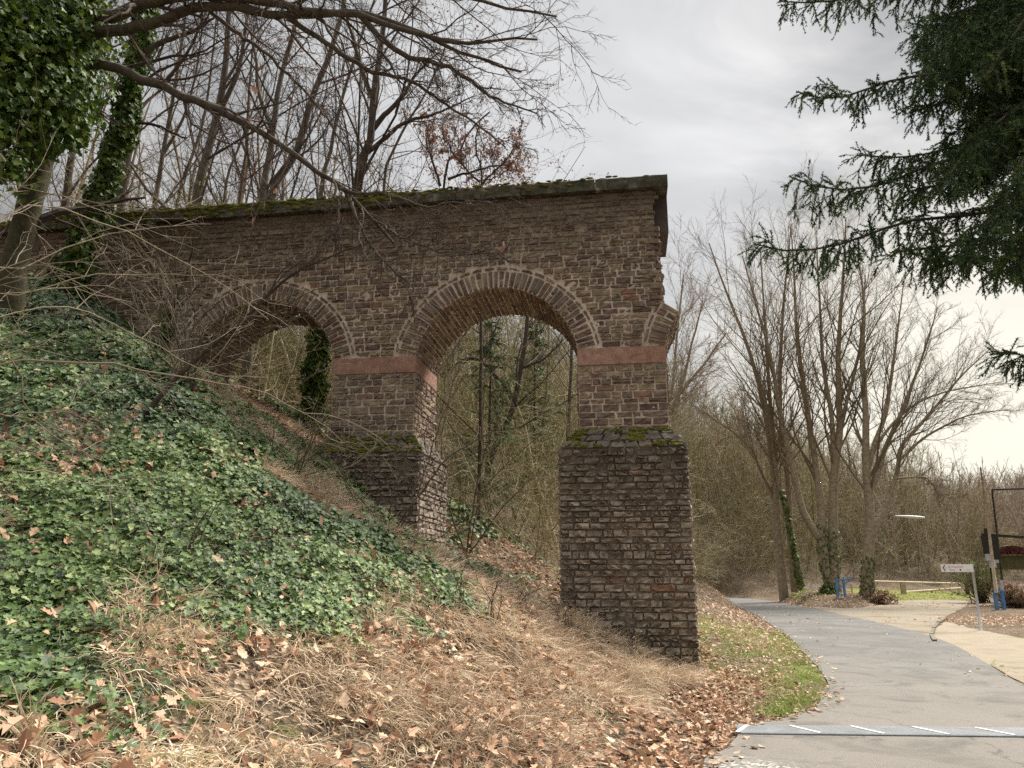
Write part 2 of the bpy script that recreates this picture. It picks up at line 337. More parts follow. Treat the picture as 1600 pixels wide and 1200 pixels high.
LAWN = z2([(1385, 943), (1395, 939.5), (1450, 937), (1510, 938), (1530, 934)]).tolist()+[[44, 60], [36, 60.5], [30, 60.5], [25, 59.5]]
law = np.zeros(X.shape); sel = (X > 5) & (X < 60) & (Y > 10) & (Y < 80)
law[sel] = inpoly(X[sel], Y[sel], LAWN)*1.0
VG = np.array([gp(x, y)[:2] for x, y in [(1160, 1140), (1225, 1122), (1285, 1098), (1293, 1072), (1275, 1040), (1230, 1040), (1205, 1080), (1180, 1110)]])
law[sel] = np.maximum(law[sel], inpoly(X[sel], Y[sel], VG)*.9)
at_ = go.data.attributes.new('lawn', 'FLOAT', 'POINT'); at_.data.foreach_set('value', law.ravel().astype(np.float32))
# ---- road, drive, sand sheets
def strip(A, B, z, nc=10):
    n = min(len(A), len(B)); ra = np.linspace(0, len(A)-1, 160); 
    rs = lambda P: np.stack([np.interp(np.linspace(0, len(P)-1, 160), np.arange(len(P)), P[:, i]) for i in (0, 1)], -1)
    A, B = rs(A), rs(B); t = np.linspace(0, 1, nc)[None, :, None]
    P = A[:, None]*(1-t)+B[:, None]*t; Pz = np.concatenate([P, np.full(P.shape[:2]+(1,), z)], -1)
    ii = np.arange(160*nc).reshape(160, nc)
    return Pz.reshape(-1, 3), np.stack([ii[:-1, :-1], ii[:-1, 1:], ii[1:, 1:], ii[1:, :-1]], -1).reshape(-1, 4)
def asphalt():
    m = bpy.data.materials.new('worn_asphalt'); nt = nodes_of(m); L = nt.links
    tc = nt.nodes.new('ShaderNodeTexCoord').outputs['Object']
    out = nt.nodes.new('ShaderNodeOutputMaterial'); b = nt.nodes.new('ShaderNodeBsdfPrincipled'); b.inputs['Roughness'].default_value = .85; b.inputs['Specular IOR Level'].default_value = .25
    base = ramp(nt, [((.088, .086, .081), .3), ((.128, .123, .114), .55), ((.17, .159, .141), .75)], noise(nt, .5, 6, tc, .6, .4))
    s = sepz(nt, tc)
    warm = mrange(nt, s[1], 9, 20, .65, 0)                   # dusty, sandy wash near the yard entrance
    base = mixc(nt, base, (.205, .182, .154), warm)
    fine = mrange(nt, noise(nt, 90, 3, tc, .8), .3, .7, .72, 1.25)
    cc = nt.nodes.new('ShaderNodeVectorMath'); cc.operation = 'SCALE'; L.new(base, cc.inputs[0]); L.new(fine, cc.inputs['Scale'])
    dk = mrange(nt, noise(nt, .9, 5, tc, .6, 1.2), .5, .66, 0, .7)
    col = mixc(nt, cc.outputs[0], (.085, .08, .072), dk)
    # coarse stony patch by the gutter at the verge
    vo = nt.nodes.new('ShaderNodeTexVoronoi'); vo.inputs['Scale'].default_value = 38; L.new(tc, vo.inputs['Vector'])
    sp = nt.nodes.new('ShaderNodeSeparateColor'); L.new(vo.outputs['Color'], sp.inputs[0])
    peb = ramp(nt, [((.09, .085, .075), 0), ((.2, .19, .17), .6), ((.5, .47, .42), 1)], sp.outputs[0])
    d = nt.nodes.new('ShaderNodeVectorMath'); d.operation = 'DISTANCE'; L.new(tc, d.inputs[0]); q = atz(1170, 1215); d.inputs[1].default_value = (q[0], q[1], 0)
    nn = nt.nodes.new('ShaderNodeMath'); nn.operation = 'MULTIPLY_ADD'; L.new(noise(nt, 3, 4, tc), nn.inputs[0]); nn.inputs[1].default_value = .8; L.new(d.outputs['Value'], nn.inputs[2])
    col = mixc(nt, col, peb, mrange(nt, nn.outputs[0], .85, 1.15, 1, 0))
    # cracks
    v2 = nt.nodes.new('ShaderNodeTexVoronoi'); v2.feature = 'DISTANCE_TO_EDGE'; v2.inputs['Scale'].default_value = .42
    ad = nt.nodes.new('ShaderNodeVectorMath'); ad.operation = 'ADD'; L.new(tc, ad.inputs[0])
    nz = nt.nodes.new('ShaderNodeTexNoise'); nz.inputs['Scale'].default_value = 2.5; nz.inputs['Detail'].default_value = 6; L.new(tc, nz.inputs['Vector']); 
    sc = nt.nodes.new('ShaderNodeVectorMath'); sc.operation = 'SCALE'; sc.inputs['Scale'].default_value = .9; L.new(nz.outputs['Color'], sc.inputs[0]); L.new(sc.outputs[0], ad.inputs[1]); L.new(ad.outputs[0], v2.inputs['Vector'])
    col = mixc(nt, col, (.08, .075, .07), mrange(nt, v2.outputs['Distance'], .003, .012, .75, 0))
    L.new(col, b.inputs['Base Color'])
    bp = nt.nodes.new('ShaderNodeBump'); bp.inputs['Strength'].default_value = .5; bp.inputs['Distance'].default_value = .01
    L.new(noise(nt, 120, 3, tc, .8), bp.inputs['Height']); L.new(bp.outputs[0], b.inputs['Normal'])
    L.new(b.outputs[0], out.inputs[0]); return m
r = MB()
_rg = np.random.default_rng(5)
jit = lambda P: P+np.stack([.09*fbm(P[:, 1]*1.7, P[:, 0]*1.7, 4, 3), .05*fbm(P[:, 0]*1.7, P[:, 1]*1.7, 8, 3)], -1)
rlA = np.stack([np.interp(np.linspace(0, len(road_left)-1, 400), np.arange(len(road_left)), road_left[:, i]) for i in (0, 1)], -1)
r.add(*strip(jit(rlA), road_right, .014)); r.build('road', asphalt(), kind='structure')
def sheet(name, A, B, z, m, jitter=.18):
    from mathutils.geometry import delaunay_2d_cdt
    from mathutils import Vector as V_
    P = np.concatenate([A, smooth_poly(B)[::-1]]); Q = []
    for i in range(len(P)):
        a, b = P[i], P[(i+1) % len(P)]; k = max(1, int(np.hypot(*(b-a))/.3)); Q += [a+(b-a)*t for t in np.arange(k)/k]
    Q = np.array(Q); Q += jitter*np.stack([fbm(Q[:, 0]*.9, Q[:, 1]*.9, 21), fbm(Q[:, 0]*.9, Q[:, 1]*.9, 31)], -1)
    vs, _, fs, *_r = delaunay_2d_cdt([V_(q) for q in Q], [], [list(range(len(Q)))], 1, 1e-4)
    me = bpy.data.meshes.new(name); me.from_pydata([(v.x, v.y, z) for v in vs], [], [list(f) for f in fs]); me.materials.append(m); me.update()
    for p in me.polygons:
        if p.normal.z < 0: p.flip()
    me.update(); o = bpy.data.objects.new(name, me); C.objects.link(o); return tag(o, kind='structure')
sheet('gravel_drive', DRIVE_A, DRIVE_B, .007, mat('gravel', [((.15, .125, .09), 0), ((.23, .195, .145), .5), ((.2, .19, .17), 1)], .95, 40, .3, .5, 60, .1, by=.7))
sheet('sandy_path', SAND_A, SAND_B, .0055, mat('sandy_gravel', [((.2, .166, .125), 0), ((.265, .222, .168), .55), ((.2, .188, .12), 1)], .95, 50, .22, .4, 70, .1, by=.8))
# ------------------------------------------------------------------ aqueduct
rg = np.random.default_rng(11)
aq = empty('aqueduct_ruin', ORG, 'ruined brown stone aqueduct with two round arches, its right end broken off', 'aqueduct', rz=-ANG)
VF, VB = .25, 1.85
SA = np.array([0, .04, .3, .55, .8, .96, 1.]); SB = np.array([0, .09, .5, .91, 1.])
def stones(mb, rects, fn, gap=.0092, hmin=.012, hmax=.035, m=0, seed=0, rough=.010, base=-.02):
    r = np.array(rects, float); N = len(r); g_ = np.random.default_rng(seed)
    na, nb = len(SA), len(SB)
    a = np.broadcast_to(SA[None, :, None], (N, na, nb)).copy(); b = np.broadcast_to(SB[None, None, :], (N, na, nb)).copy()
    a[:, 2:-2, :] += g_.normal(0, .04, (N, na-4, nb)); b[:, :, 2:-2] += g_.normal(0, .06, (N, na, nb-4)); a[:, [1, -2], :] += g_.normal(0, .012, (N, 2, nb)); b[:, :, [1, -2]] += g_.normal(0, .02, (N, na, 2))
    g1 = gap*g_.uniform(.6, 1.6, (N, 4))
    s0, s1, t0, t1 = (r[:, 0]+g1[:, 0]), (r[:, 1]-g1[:, 1]), (r[:, 2]+g1[:, 2]), (r[:, 3]-g1[:, 3])
    S = s0[:, None, None]+(s1-s0)[:, None, None]*a; T = t0[:, None, None]+(t1-t0)[:, None, None]*b
    # tilt and rag the outline a little
    T += ((a-.5)*g_.normal(0, .0035, N)[:, None, None])
    edge = np.zeros((N, na, nb)); edge[:, 1:-1, 1:-1] = 1
    d = g_.uniform(hmin, hmax, N)[:, None, None]
    Hh = base+edge*(d-base)+edge*g_.normal(0, rough, (N, na, nb))
    corner = np.zeros((na, nb), bool); corner[0, 0] = corner[0, -1] = corner[-1, 0] = corner[-1, -1] = True
    cs = g_.uniform(.05, .2, (N, 1, 1))*corner[None]
    S += np.sign(.5-a)*cs*.06; T += np.sign(.5-b)*cs*.06
    P = fn(S, T, Hh)
    ii = np.arange(N*na*nb).reshape(N, na, nb)
    q = np.stack([ii[:, :-1, :-1], ii[:, 1:, :-1], ii[:, 1:, 1:], ii[:, :-1, 1:]], -1).reshape(-1, 4)
    rv = np.repeat(g_.uniform(0, 1, N), (na-1)*(nb-1))
    mb.add(P.reshape(-1, 3), q, r4=rv, m=m)
def courses(z0, z1, hm=.118, hv=.02, g_=rg):
    zs = [z0]
    while zs[-1] < z1-.06:
        zs.append(zs[-1]+max(.07, g_.normal(hm, hv)))
    zs = np.array(zs); return z0+(zs-z0)*(z1-z0)/(zs[-1]-z0)
def lay(u0, u1, z0, z1, hole=None, lmin=.13, lmax=.37, hm=.12, right_rag=0, wob=.018, g_=rg):
    """coursed rubble: list of rects in [u0,u1]x[z0,z1] outside hole(zmid) -> forbidden u intervals"""
    R = []; zs = courses(z0, z1, hm, g_=g_)
    for za, zb in zip(zs[:-1], zs[1:]):
        ur = u1+(g_.uniform(-.07, .06) if right_rag and za > right_rag else 0)
        iv = [(u0, ur)]
        if hole:
            for (a, b) in hole(za, zb):
                nv = []
                for (p, q) in iv:
                    if b <= p or a >= q: nv.append((p, q)); continue
                    if a-p > .05: nv.append((p, a))
                    if q-b > .05: nv.append((b, q))
                iv = nv
        for p, q in iv:
            u = p
            while u < q-.01:
                l = g_.uniform(lmin, lmax)*(1.25 if g_.random() < .15 else 1)
                e = u+l
                if q-e < lmin*.8: e = q
                h0 = za; h1 = zb
                if g_.random() < .10 and zb-za > .13:            # two thin stones in one course
                    mid = za+(zb-za)*g_.uniform(.42, .58); R.append((u, e, za, mid)); h0 = mid
                R.append((u, e, h0, h1)); u = e
    return R
front = lambda v: (lambda S, T, h: np.stack([S, v-h, T], -1))
back = lambda v: (lambda S, T, h: np.stack([-S, v+h, T], -1))
right = lambda u: (lambda S, T, h: np.stack([u+h, S, T], -1))
left = lambda u: (lambda S, T, h: np.stack([u-h, -S, T], -1))
ARCH = [(-3.33, 1.54, 1.29), (-8.02, 1.53, 1.29)]
SPR = 5.68; RING = .35; OUT = .075
AR = []
for uc, hw, rise in ARCH:
    c = (hw*hw-rise*rise)/(2*rise); AR.append((uc, SPR-c, rise+c, math.acos(c/(rise+c))))     # centre u,z, radius, half angle
STUB = (1.35, SPR-.274, 1.564, 1.394)
def hole(za, zb):
    out = []
    for uc, zc, r, ha in AR:
        ro = r+RING+OUT; zz = max(za-zc, 0) if za > zc else 0
        if za < zc+ro-.02:
            w = math.sqrt(max(ro*ro-zz*zz, 0)) if zz < ro else 0
            if w > 0: out.append((uc-w, uc+w))
    uc, zc, r, ha = STUB; ro = r+RING+OUT
    if za < 6.34: out.append((uc-math.sqrt(ro*ro-(za-zc)**2), 5))
    return out
TOP = 8.78; UL = -18.0
# ---- wall: mortar core with arch openings and the facing stones
w = MB()
prof = [(UL, 3.0), (-11.15, 3.0), (-11.15, SPR), (-9.55, SPR)]
for (uc, zc, r, ha), end in ((AR[1], -4.87), (AR[0], -.24)):
    for t in np.linspace(-ha, ha, 41): prof.append((uc+r*math.sin(t), zc+r*math.cos(t)))
prof = [prof[0], prof[1], prof[2]]+[(-9.55, SPR)]+[(AR[1][0]+AR[1][2]*math.sin(t), AR[1][1]+AR[1][2]*math.cos(t)) for t in np.linspace(-AR[1][3], AR[1][3], 41)]+[(-6.49, SPR), (-4.87, SPR)]+[(AR[0][0]+AR[0][2]*math.sin(t), AR[0][1]+AR[0][2]*math.cos(t)) for t in np.linspace(-AR[0][3], AR[0][3], 41)]+[(-1.79, SPR), (-.31, SPR)]
for (a, za), (b, zb) in zip(prof[:-1], prof[1:]):
    if b-a > 1e-4:
        w.add([[a, VF, za], [b, VF, zb], [b, VF, TOP], [a, VF, TOP]], [[0, 1, 2, 3]], m=1)
        w.add([[a, VB, za], [b, VB, zb], [b, VB, TOP], [a, VB, TOP]], [[3, 2, 1, 0]], m=1)
    w.add([[a, VF, za], [b, VF, zb], [b, VB, zb], [a, VB, za]], [[3, 2, 1, 0]], m=1)
w.add([[-.31, VF, SPR], [-.31, VB, SPR], [-.31, VB, TOP], [-.31, VF, TOP]], [[0, 1, 2, 3]], m=1)
R = lay(UL, -.24, SPR+.01, TOP, hole, right_rag=6.3)
stones(w, R, front(VF), seed=1, hmin=.008, hmax=.036, rough=.013)
R = lay(UL, -11.15, 4.6, SPR, None); stones(w, R, front(VF), seed=2, hmin=.006, hmax=.03)
Rb = [(-b, -a, c, d) for a, b, c, d in lay(-13, -.24, SPR+.01, TOP, hole, hm=.16, lmin=.25, lmax=.5)]
stones(w, Rb, back(VB), seed=3)
# broken right end: ragged blocks tailing out of the core, more of them toward the back
for k in range(150):
    z = rg.uniform(6.5, 8.0); v = rg.uniform(VF+.04, VB-.06); l = rg.uniform(.14, .3); h = rg.uniform(.08, .16)
    stones(w, [(v-l/2, v+l/2, z-h/2, z+h/2)], right(-.29+rg.uniform(-.02, .10)*(.4+.5*(v-VF))), seed=100+k, hmin=.02, hmax=.06, rough=.02, base=-.14)
w.build('wall', [M['stone'], M['mortar']], aq)
ce = MB(); ce.box((-.155, 1.15, 8.4), (.27, 1.2, .74)); ce.build('channel_end', M['concrete'], aq, label='smooth dark slab closing the broken end under the coping')
# ---- arch rings
def ring(parent, name, ctr, a0, a1, seed, soffit=True, vmax=VB, brk=0):
    uc, zc, r, ha = ctr; mb = MB(); g_ = np.random.default_rng(seed)
    polar = lambda off: (lambda S, T, h: np.stack([uc+T*np.sin(S), off-h, zc+T*np.cos(S)], -1))
    polb = lambda off: (lambda S, T, h: np.stack([uc+T*np.sin(-S), off+h, zc+T*np.cos(S)], -1))
    n = max(4, int((a1-a0)*(r+.15)/.105)); e = np.linspace(a0, a1, n+1); e[1:-1] += g_.normal(0, .006, n-1)
    rects = []
    for i in range(n):
        if g_.random() < .25:
            m_ = r+RING*g_.uniform(.4, .6); rects += [(e[i], e[i+1], r-.005, m_), (e[i], e[i+1], m_, r+RING)]
        else: rects.append((e[i], e[i+1], r-.005, r+RING))
    if brk: rects = [q for q in rects if q[0] < a1-brk*0 ]
    stones(mb, rects, polar(VF), gap=.0085, hmin=.015, hmax=.04, seed=seed+1, m=0)
    no = int((a1-a0)*(r+RING)/.24); eo = np.linspace(a0, a1, no+1)
    stones(mb, [(eo[i], eo[i+1], r+RING, r+RING+OUT) for i in range(no)], polar(VF), gap=.011, hmin=.012, hmax=.03, seed=seed+2)
    stones(mb, [(-e[i+1], -e[i], r, r+RING) for i in range(n)], polb(vmax), gap=.01, seed=seed+3)
    # mortar bed between the voussoirs and the soffit masonry
    t = np.linspace(a0, a1, 40)
    for rr, o in ((r+.004, 1), (r+RING+OUT, -1)):
        f = np.stack([uc+rr*np.sin(t), np.full(40, VF-.003), zc+rr*np.cos(t)], -1); b = f.copy(); b[:, 1] = vmax+.003
        v = np.stack([f, b], 1).reshape(-1, 3); q = np.array([[2*i, 2*i+1, 2*i+3, 2*i+2] for i in range(39)]); mb.add(v, q[:, ::o], m=1)
    for vv, o in ((VF-.003, 1), (vmax+.003, -1)):
        f = np.stack([uc+(r+.004)*np.sin(t), np.full(40, vv), zc+(r+.004)*np.cos(t)], -1); b = np.stack([uc+(r+RING+OUT)*np.sin(t), np.full(40, vv), zc+(r+RING+OUT)*np.cos(t)], -1)
        v = np.stack([f, b], 1).reshape(-1, 3); q = np.array([[2*i, 2*i+1, 2*i+3, 2*i+2] for i in range(39)]); mb.add(v, q[:, ::-o], m=1)
    for ang in (a0, a1):
        p = [[uc+rr*math.sin(ang), vv, zc+rr*math.cos(ang)] for rr, vv in ((r, VF), (r+RING, VF), (r+RING, vmax), (r, vmax))]; mb.add(p, [[0, 1, 2, 3]], m=1)
    if soffit:
        rects = []
        for i in range(n):
            v = VF-.02
            while v < vmax-.01:
                l = g_.uniform(.2, .45); v2 = vmax+.01 if vmax-v-l < .15 else v+l; rects.append((v, v2, e[i]*r, e[i+1]*r)); v = v2
        sof = lambda S, T, h: np.stack([uc+(r-h)*np.sin(T/r), S, zc+(r-h)*np.cos(T/r)], -1)
        stones(mb, rects, sof, gap=.009, hmin=.01, hmax=.03, seed=seed+4)
    return mb.build(name, [M['stone'], M['mortar']], parent)
ring(aq, 'arch_ring', AR[0], -AR[0][3], AR[0][3], 40)
ring(aq, 'arch_ring', AR[1], -AR[1][3], AR[1][3], 50)
st = ring(aq, 'arch_stub', STUB, -STUB[3], -STUB[3]+.44, 60); st['label'] = 'broken springer of a lost third arch at the right end'
# ---- piers with impost band and stepped plinth
def pier(ul, ur, zb, pl, pr, pz, seed, plinth=True):
    g_ = np.random.default_rng(seed); p = MB(); zt = 5.35; z0 = 4.12 if plinth else zb
    p.add(*boxq(ul, ur, VF, VB, z0-.4, zt+.02), m=1)
    stones(p, lay(ul-.005, ur+.005, z0-.12, zt, hm=.125, lmin=.14, lmax=.36, g_=g_), front(VF), seed=seed, hmin=.012, hmax=.035)
    stones(p, lay(VF-.012, VB, z0-.12, zt, hm=.115, lmin=.14, lmax=.36, g_=g_), right(ur), seed=seed+1)
    stones(p, lay(-VB, -VF, z0-.12, zt, hm=.135, lmin=.14, lmax=.36, g_=g_), left(ul), seed=seed+2)
    stones(p, lay(-ur, -ul, z0-.12, zt, hm=.16, g_=g_), back(VB), seed=seed+3)
    po = p.build('pier', [M['stone'], M['mortar']], aq)
    bm = bmesh.new(); bmesh.ops.create_cube(bm, size=1)
    for v in bm.verts: v.co = ((ul+ur)/2+v.co.x*(ur-ul+.03), (VF+VB)/2+v.co.y*(VB-VF+.06), 5.515+v.co.z*.325)
    bmesh.ops.bevel(bm, geom=bm.edges[:], offset=.012, segments=2, affect='EDGES')
    me = bpy.data.meshes.new('impost'); bm.to_mesh(me); bm.free(); me.materials.append(M['sandstone'])
    io = bpy.data.objects.new('impost', me); C.objects.link(io); io.parent = po
    if not plinth: return po
    q = MB(); F0, B0 = 0., 2.1; zt2 = pz
    q.add(*boxq(pl, pr, F0, B0, -.7, zt2), m=1)
    # weathering: sloping cap from the plinth edge up to the shaft
    lo = [(pl, F0), (pr, F0), (pr, B0), (pl, B0)]; hi = [(ul, VF), (ur, VF), (ur, VB), (ul, VB)]
    zc_ = zt2+.36
    for i in range(4):
        j = (i+1) % 4
        n = 12; A = np.array([*lo[i], zt2-.005]); B = np.array([*lo[j], zt2-.005]); Cc = np.array([*hi[j], zc_]); Dd = np.array([*hi[i], zc_])
        # courses of sloping stones
        for k, (t0, t1) in enumerate(((0, .36), (.34, .7), (.68, 1.0))):
            W = np.linalg.norm(B-A); e = 0
            while e < 1-.01:
                l = g_.uniform(.18, .4)/W; e2 = 1. if 1-e-l < .08 else e+l
                def fn(S, T, h, A=A, B=B, Cc=Cc, Dd=Dd):
                    lo_ = A+(B-A)*S[..., None]; hi_ = Dd+(Cc-Dd)*S[..., None]; P = lo_+(hi_-lo_)*T[..., None]
                    nn = np.cross(B-A, Dd-A); nn /= np.linalg.norm(nn); return P+nn*h[..., None]
                stones(q, [(e, e2, t0, t1)], fn, gap=.004, hmin=.025, hmax=.06, rough=.014, seed=int(g_.integers(1e6)), m=0); e = e2
        q.add([A, B, Cc, Dd], [[0, 1, 2, 3]], m=1)
    k = dict(hmin=.015, hmax=.07, rough=.028, gap=.006)
    stones(q, lay(pl-.01, pr+.01, -.5, zt2, hm=.104, lmin=.11, lmax=.33, g_=g_), front(F0), seed=seed+5, **k)
    stones(q, lay(F0-.01, B0, -.5, zt2, hm=.12, lmin=.14, lmax=.38, g_=g_), right(pr), seed=seed+6, hmin=.01, hmax=.03, rough=.012, gap=.007)
    stones(q, lay(-B0, -F0, -.5, zt2, hm=.14, g_=g_), left(pl), seed=seed+7, hmin=.01, hmax=.03, rough=.012, gap=.007)
    stones(q, lay(-pr, -pl, -.5, zt2, hm=.17, g_=g_), back(B0), seed=seed+8, **k)
    qo = q.build('plinth', [M['plinthstone'], M['darkmortar']], po)
    # moss cushions on the weathering
    mo = MB()
    for c in range(520):
        s = g_.random(); t = g_.random(); A = np.array([pl, F0, zt2]); B = np.array([pr, F0, zt2]); D_ = np.array([ul, VF, zc_]); Cc = np.array([ur, VF, zc_])
        if vnoise(np.array([s*5.]), np.array([t*2.]), seed)[0] < (-.12 if ul < -3 else .06): continue
        P = (A+(B-A)*s)*(1-t)+(D_+(Cc-D_)*s)*t; r_ = g_.uniform(.018, .055)
        blob(mo, P+np.array([0, -.02, .03]), (r_*1.5, r_*.8, r_*.5), g_)
    mo.build('moss', M['moss'], qo, smooth=True)
    return po
def boxq(a, b, c, d, e, f):
    P = [[x, y, z] for z in (e, f) for y in (c, d) for x in (a, b)]
    return P, [[0, 2, 3, 1], [4, 5, 7, 6], [0, 1, 5, 4], [2, 6, 7, 3], [0, 4, 6, 2], [1, 3, 7, 5]]
_th = np.linspace(0, PI, 6)[1:-1]; _ph = np.arange(8)*2*PI/8
def blob(mb, c, s, g_, m=0, r=0.):
    v = [[0, 0, 1]]+[[math.sin(t)*math.cos(p), math.sin(t)*math.sin(p), math.cos(t)] for t in _th for p in _ph]+[[0, 0, -1]]
    v = np.array(v)*(1+g_.normal(0, .14, (len(v), 1)))*np.array(s)+np.array(c)
    f4 = [[1+i*8+j, 1+(i+1)*8+j, 1+(i+1)*8+(j+1) % 8, 1+i*8+(j+1) % 8] for i in range(3) for j in range(8)]
    f3 = [[0, 1+j, 1+(j+1) % 8] for j in range(8)]+[[33, 25+(j+1) % 8, 25+j] for j in range(8)]
    mb.add(v, f4, f3, r4=r, r3=r, m=m)
pier(-1.79, -.21, 0, -2.14, .06, 3.78, 70)
pier(-6.49, -4.87, 0, -6.80, -4.66, 3.78, 80)
pier(-11.15, -9.55, 3.5, 0, 0, 0, 90, plinth=False)
# ---- coping stones
u = -.02; k = 0
while u > UL:
    l = rg.uniform(1.0, 1.45); a, b = u-l+.012, u
    xs = np.linspace(a, b, 12); pr_ = [(.085, 8.78), (.08, 8.90), (.085, 9.0), (.12, 9.035), (.6, 9.05), (1.2, 9.055), (1.95, 9.03), (2.0, 8.99), (2.0, 8.78)]
    pr_ = np.array(pr_); v = np.zeros((12, 9, 3)); v[..., 0] = xs[:, None]; v[..., 1] = pr_[None, :, 0]; v[..., 2] = pr_[None, :, 1]
    v += rg.normal(0, .005, v.shape)*np.array([0, 1, 1]); v[..., 2] += rg.normal(0, .006); v[..., 1] += rg.normal(0, .006)
    ii = np.arange(108).reshape(12, 9)
    q = np.stack([ii[:-1], np.roll(ii, -1, 1)[:-1], np.roll(ii, -1, 1)[1:], ii[1:]], -1).reshape(-1, 4)
    mb = MB(); mb.add(v, q[:, ::-1]); 
    for e in (0, 11): mb.add(np.vstack([v[e], v[e].mean(0)]), None, [[j, (j+1) % 9, 9] for j in range(9)])
    mb.build('coping_stone', M['coping'], aq); u -= l
    k += 1
mo = MB()
for c in range(1500):
    uu = rg.uniform(UL, -.4)
    if rg.random() > np.clip((-uu-.5)/5, .03, 1): continue
    r_ = rg.uniform(.015, .04)*(1+.4*(uu < -5)); blob(mo, (uu, rg.uniform(.07, .13), rg.choice([9.03, 9.0, 8.95, 8.88])+rg.normal(0, .02)), (r_*2, r_*.55, r_*.7), rg)
mo.build('moss', M['moss'], aq, smooth=True)
# ------------------------------------------------------------------ plant generators
def catmull(P, n):
    P = np.asarray(P, float)
    if len(P) == 2: return P[0]+(P[1]-P[0])*np.linspace(0, 1, n)[:, None]
    Q = smooth_poly3(P, 8); d = np.concatenate([[0], np.cumsum(np.linalg.norm(np.diff(Q, axis=0), axis=1))])
    t = np.linspace(0, d[-1], n); return np.stack([np.interp(t, d, Q[:, i]) for i in range(3)], -1)
def smooth_poly3(pts, k):
    n = len(pts); out = []
    for i in range(n-1):
        p0 = pts[max(i-1, 0)]; p1 = pts[i]; p2 = pts[i+1]; p3 = pts[min(i+2, n-1)]
        for t in np.arange(k)/k: out.append(.5*((2*p1)+(-p0+p2)*t+(2*p0-5*p1+4*p2-p3)*t*t+(-p0+3*p1-3*p2+p3)*t**3))
    out.append(pts[-1]); return np.array(out)
def norm(a): return a/(np.linalg.norm(a, axis=-1, keepdims=True)+1e-9)
def children(P, R, g, nc, t0, t1, ang, lr, rr, m, gn, up, rmin, tip=.25, labs=None, shape=.5, flat=0):
    """nc child branches on every parent polyline; returns polylines and radii"""
    N, n, _ = P.shape; L = np.linalg.norm(np.diff(P, axis=1), axis=2).sum(1)
    tt = (np.arange(nc)[None, :]+g.uniform(0, 1, (N, nc)))/nc*(t1-t0)+t0
    x = tt*(n-1); i = np.clip(x.astype(int), 0, n-2); f = (x-i)[..., None]; r_ = np.arange(N)[:, None]
    p = P[r_, i]*(1-f)+P[r_, i+1]*f; d = norm(P[r_, i+1]-P[r_, i]); rad = R[r_, i]*(1-f[..., 0])+R[r_, i+1]*f[..., 0]
    q = g.normal(0, 1, d.shape); q = norm(q-(q*d).sum(-1, keepdims=True)*d)
    if flat: q[..., 2] *= (1-flat); q = norm(q)
    a = g.normal(ang, ang*.22, tt.shape)[..., None]
    D = norm(d*np.cos(a)+q*np.sin(a))
    ln = (L[:, None]*lr if labs is None else labs)*(1-shape*tt)*g.uniform(.55, 1.25, tt.shape)
    rad = np.maximum(rad*rr*g.uniform(.75, 1.1, tt.shape), rmin)
    K = N*nc; p = p.reshape(K, 3); D = D.reshape(K, 3); ln = ln.reshape(K); rad = rad.reshape(K)
    out = np.empty((K, m, 3)); out[:, 0] = p
    for j in range(1, m):
        D = norm(D+g.normal(0, gn, D.shape)+np.array([0, 0, up])); p = p+D*(ln/(m-1))[:, None]; out[:, j] = p
    Rr = rad[:, None]*np.linspace(1, tip, m)[None, :]
    return out, Rr
def limb(pts, r0, r1, n=24):
    P = catmull(pts, n); return P[None], np.linspace(r0, r1, n)[None]
def wob(P, g, a):
    n = P.shape[1]; w = np.cumsum(g.normal(0, a, P.shape), axis=1); w -= np.linspace(0, 1, n)[None, :, None]*w[:, -1:]
    return P+w
def stack(limbs): return np.concatenate([l[0] for l in limbs]), np.concatenate([l[1] for l in limbs])
def tub(mb, P, R, k, g, m=0):
    v, f = tubes(P, R, k); mb.add(v, f, r4=np.repeat(g.uniform(0, 1, len(P)), (P.shape[1]-1)*k), m=m)
def crown(mb, P, R, g, spec, ks=(5, 4, 3, 3), m=0):
    """spec: one dict per level"""
    lv = []
    for i, s in enumerate(spec):
        P, R = children(P, R, g, **s); tub(mb, P, R, ks[i], g, m); lv.append((P, R))
    return lv
IV = np.array([[0, 0, 0], [.28, -.1, 0], [.55, .12, .05], [.36, .34, .02], [.48, .62, .06], [.2, .58, 0], [0, 1, -.06], [-.2, .58, 0], [-.48, .62, .06], [-.36, .34, .02], [-.55, .12, .05], [-.28, -.1, 0], [0, .4, -.06]])
IVF = np.array([[i, (i+1) % 12, 12] for i in range(12)])
OK_ = np.array([[0, 0, 0], [.14, .2, .04], [.3, .34, .1], [.17, .46, .05], [.36, .62, .14], [.2, .74, .06], [.12, .96, .05], [0, 1.06, -.05], [-.12, .96, .02], [-.2, .74, .06], [-.36, .62, .12], [-.17, .46, .05], [-.3, .34, .12], [-.14, .2, .04], [0, .55, -.05]])
OKF = np.array([[i, (i+1) % 14, 14] for i in range(14)])
def frames(n, g, spin=True):
    """random tangent frame around unit normals n"""
    q = g.normal(0, 1, n.shape); t = norm(q-(q*n).sum(-1, keepdims=True)*n); return t, np.cross(n, t)
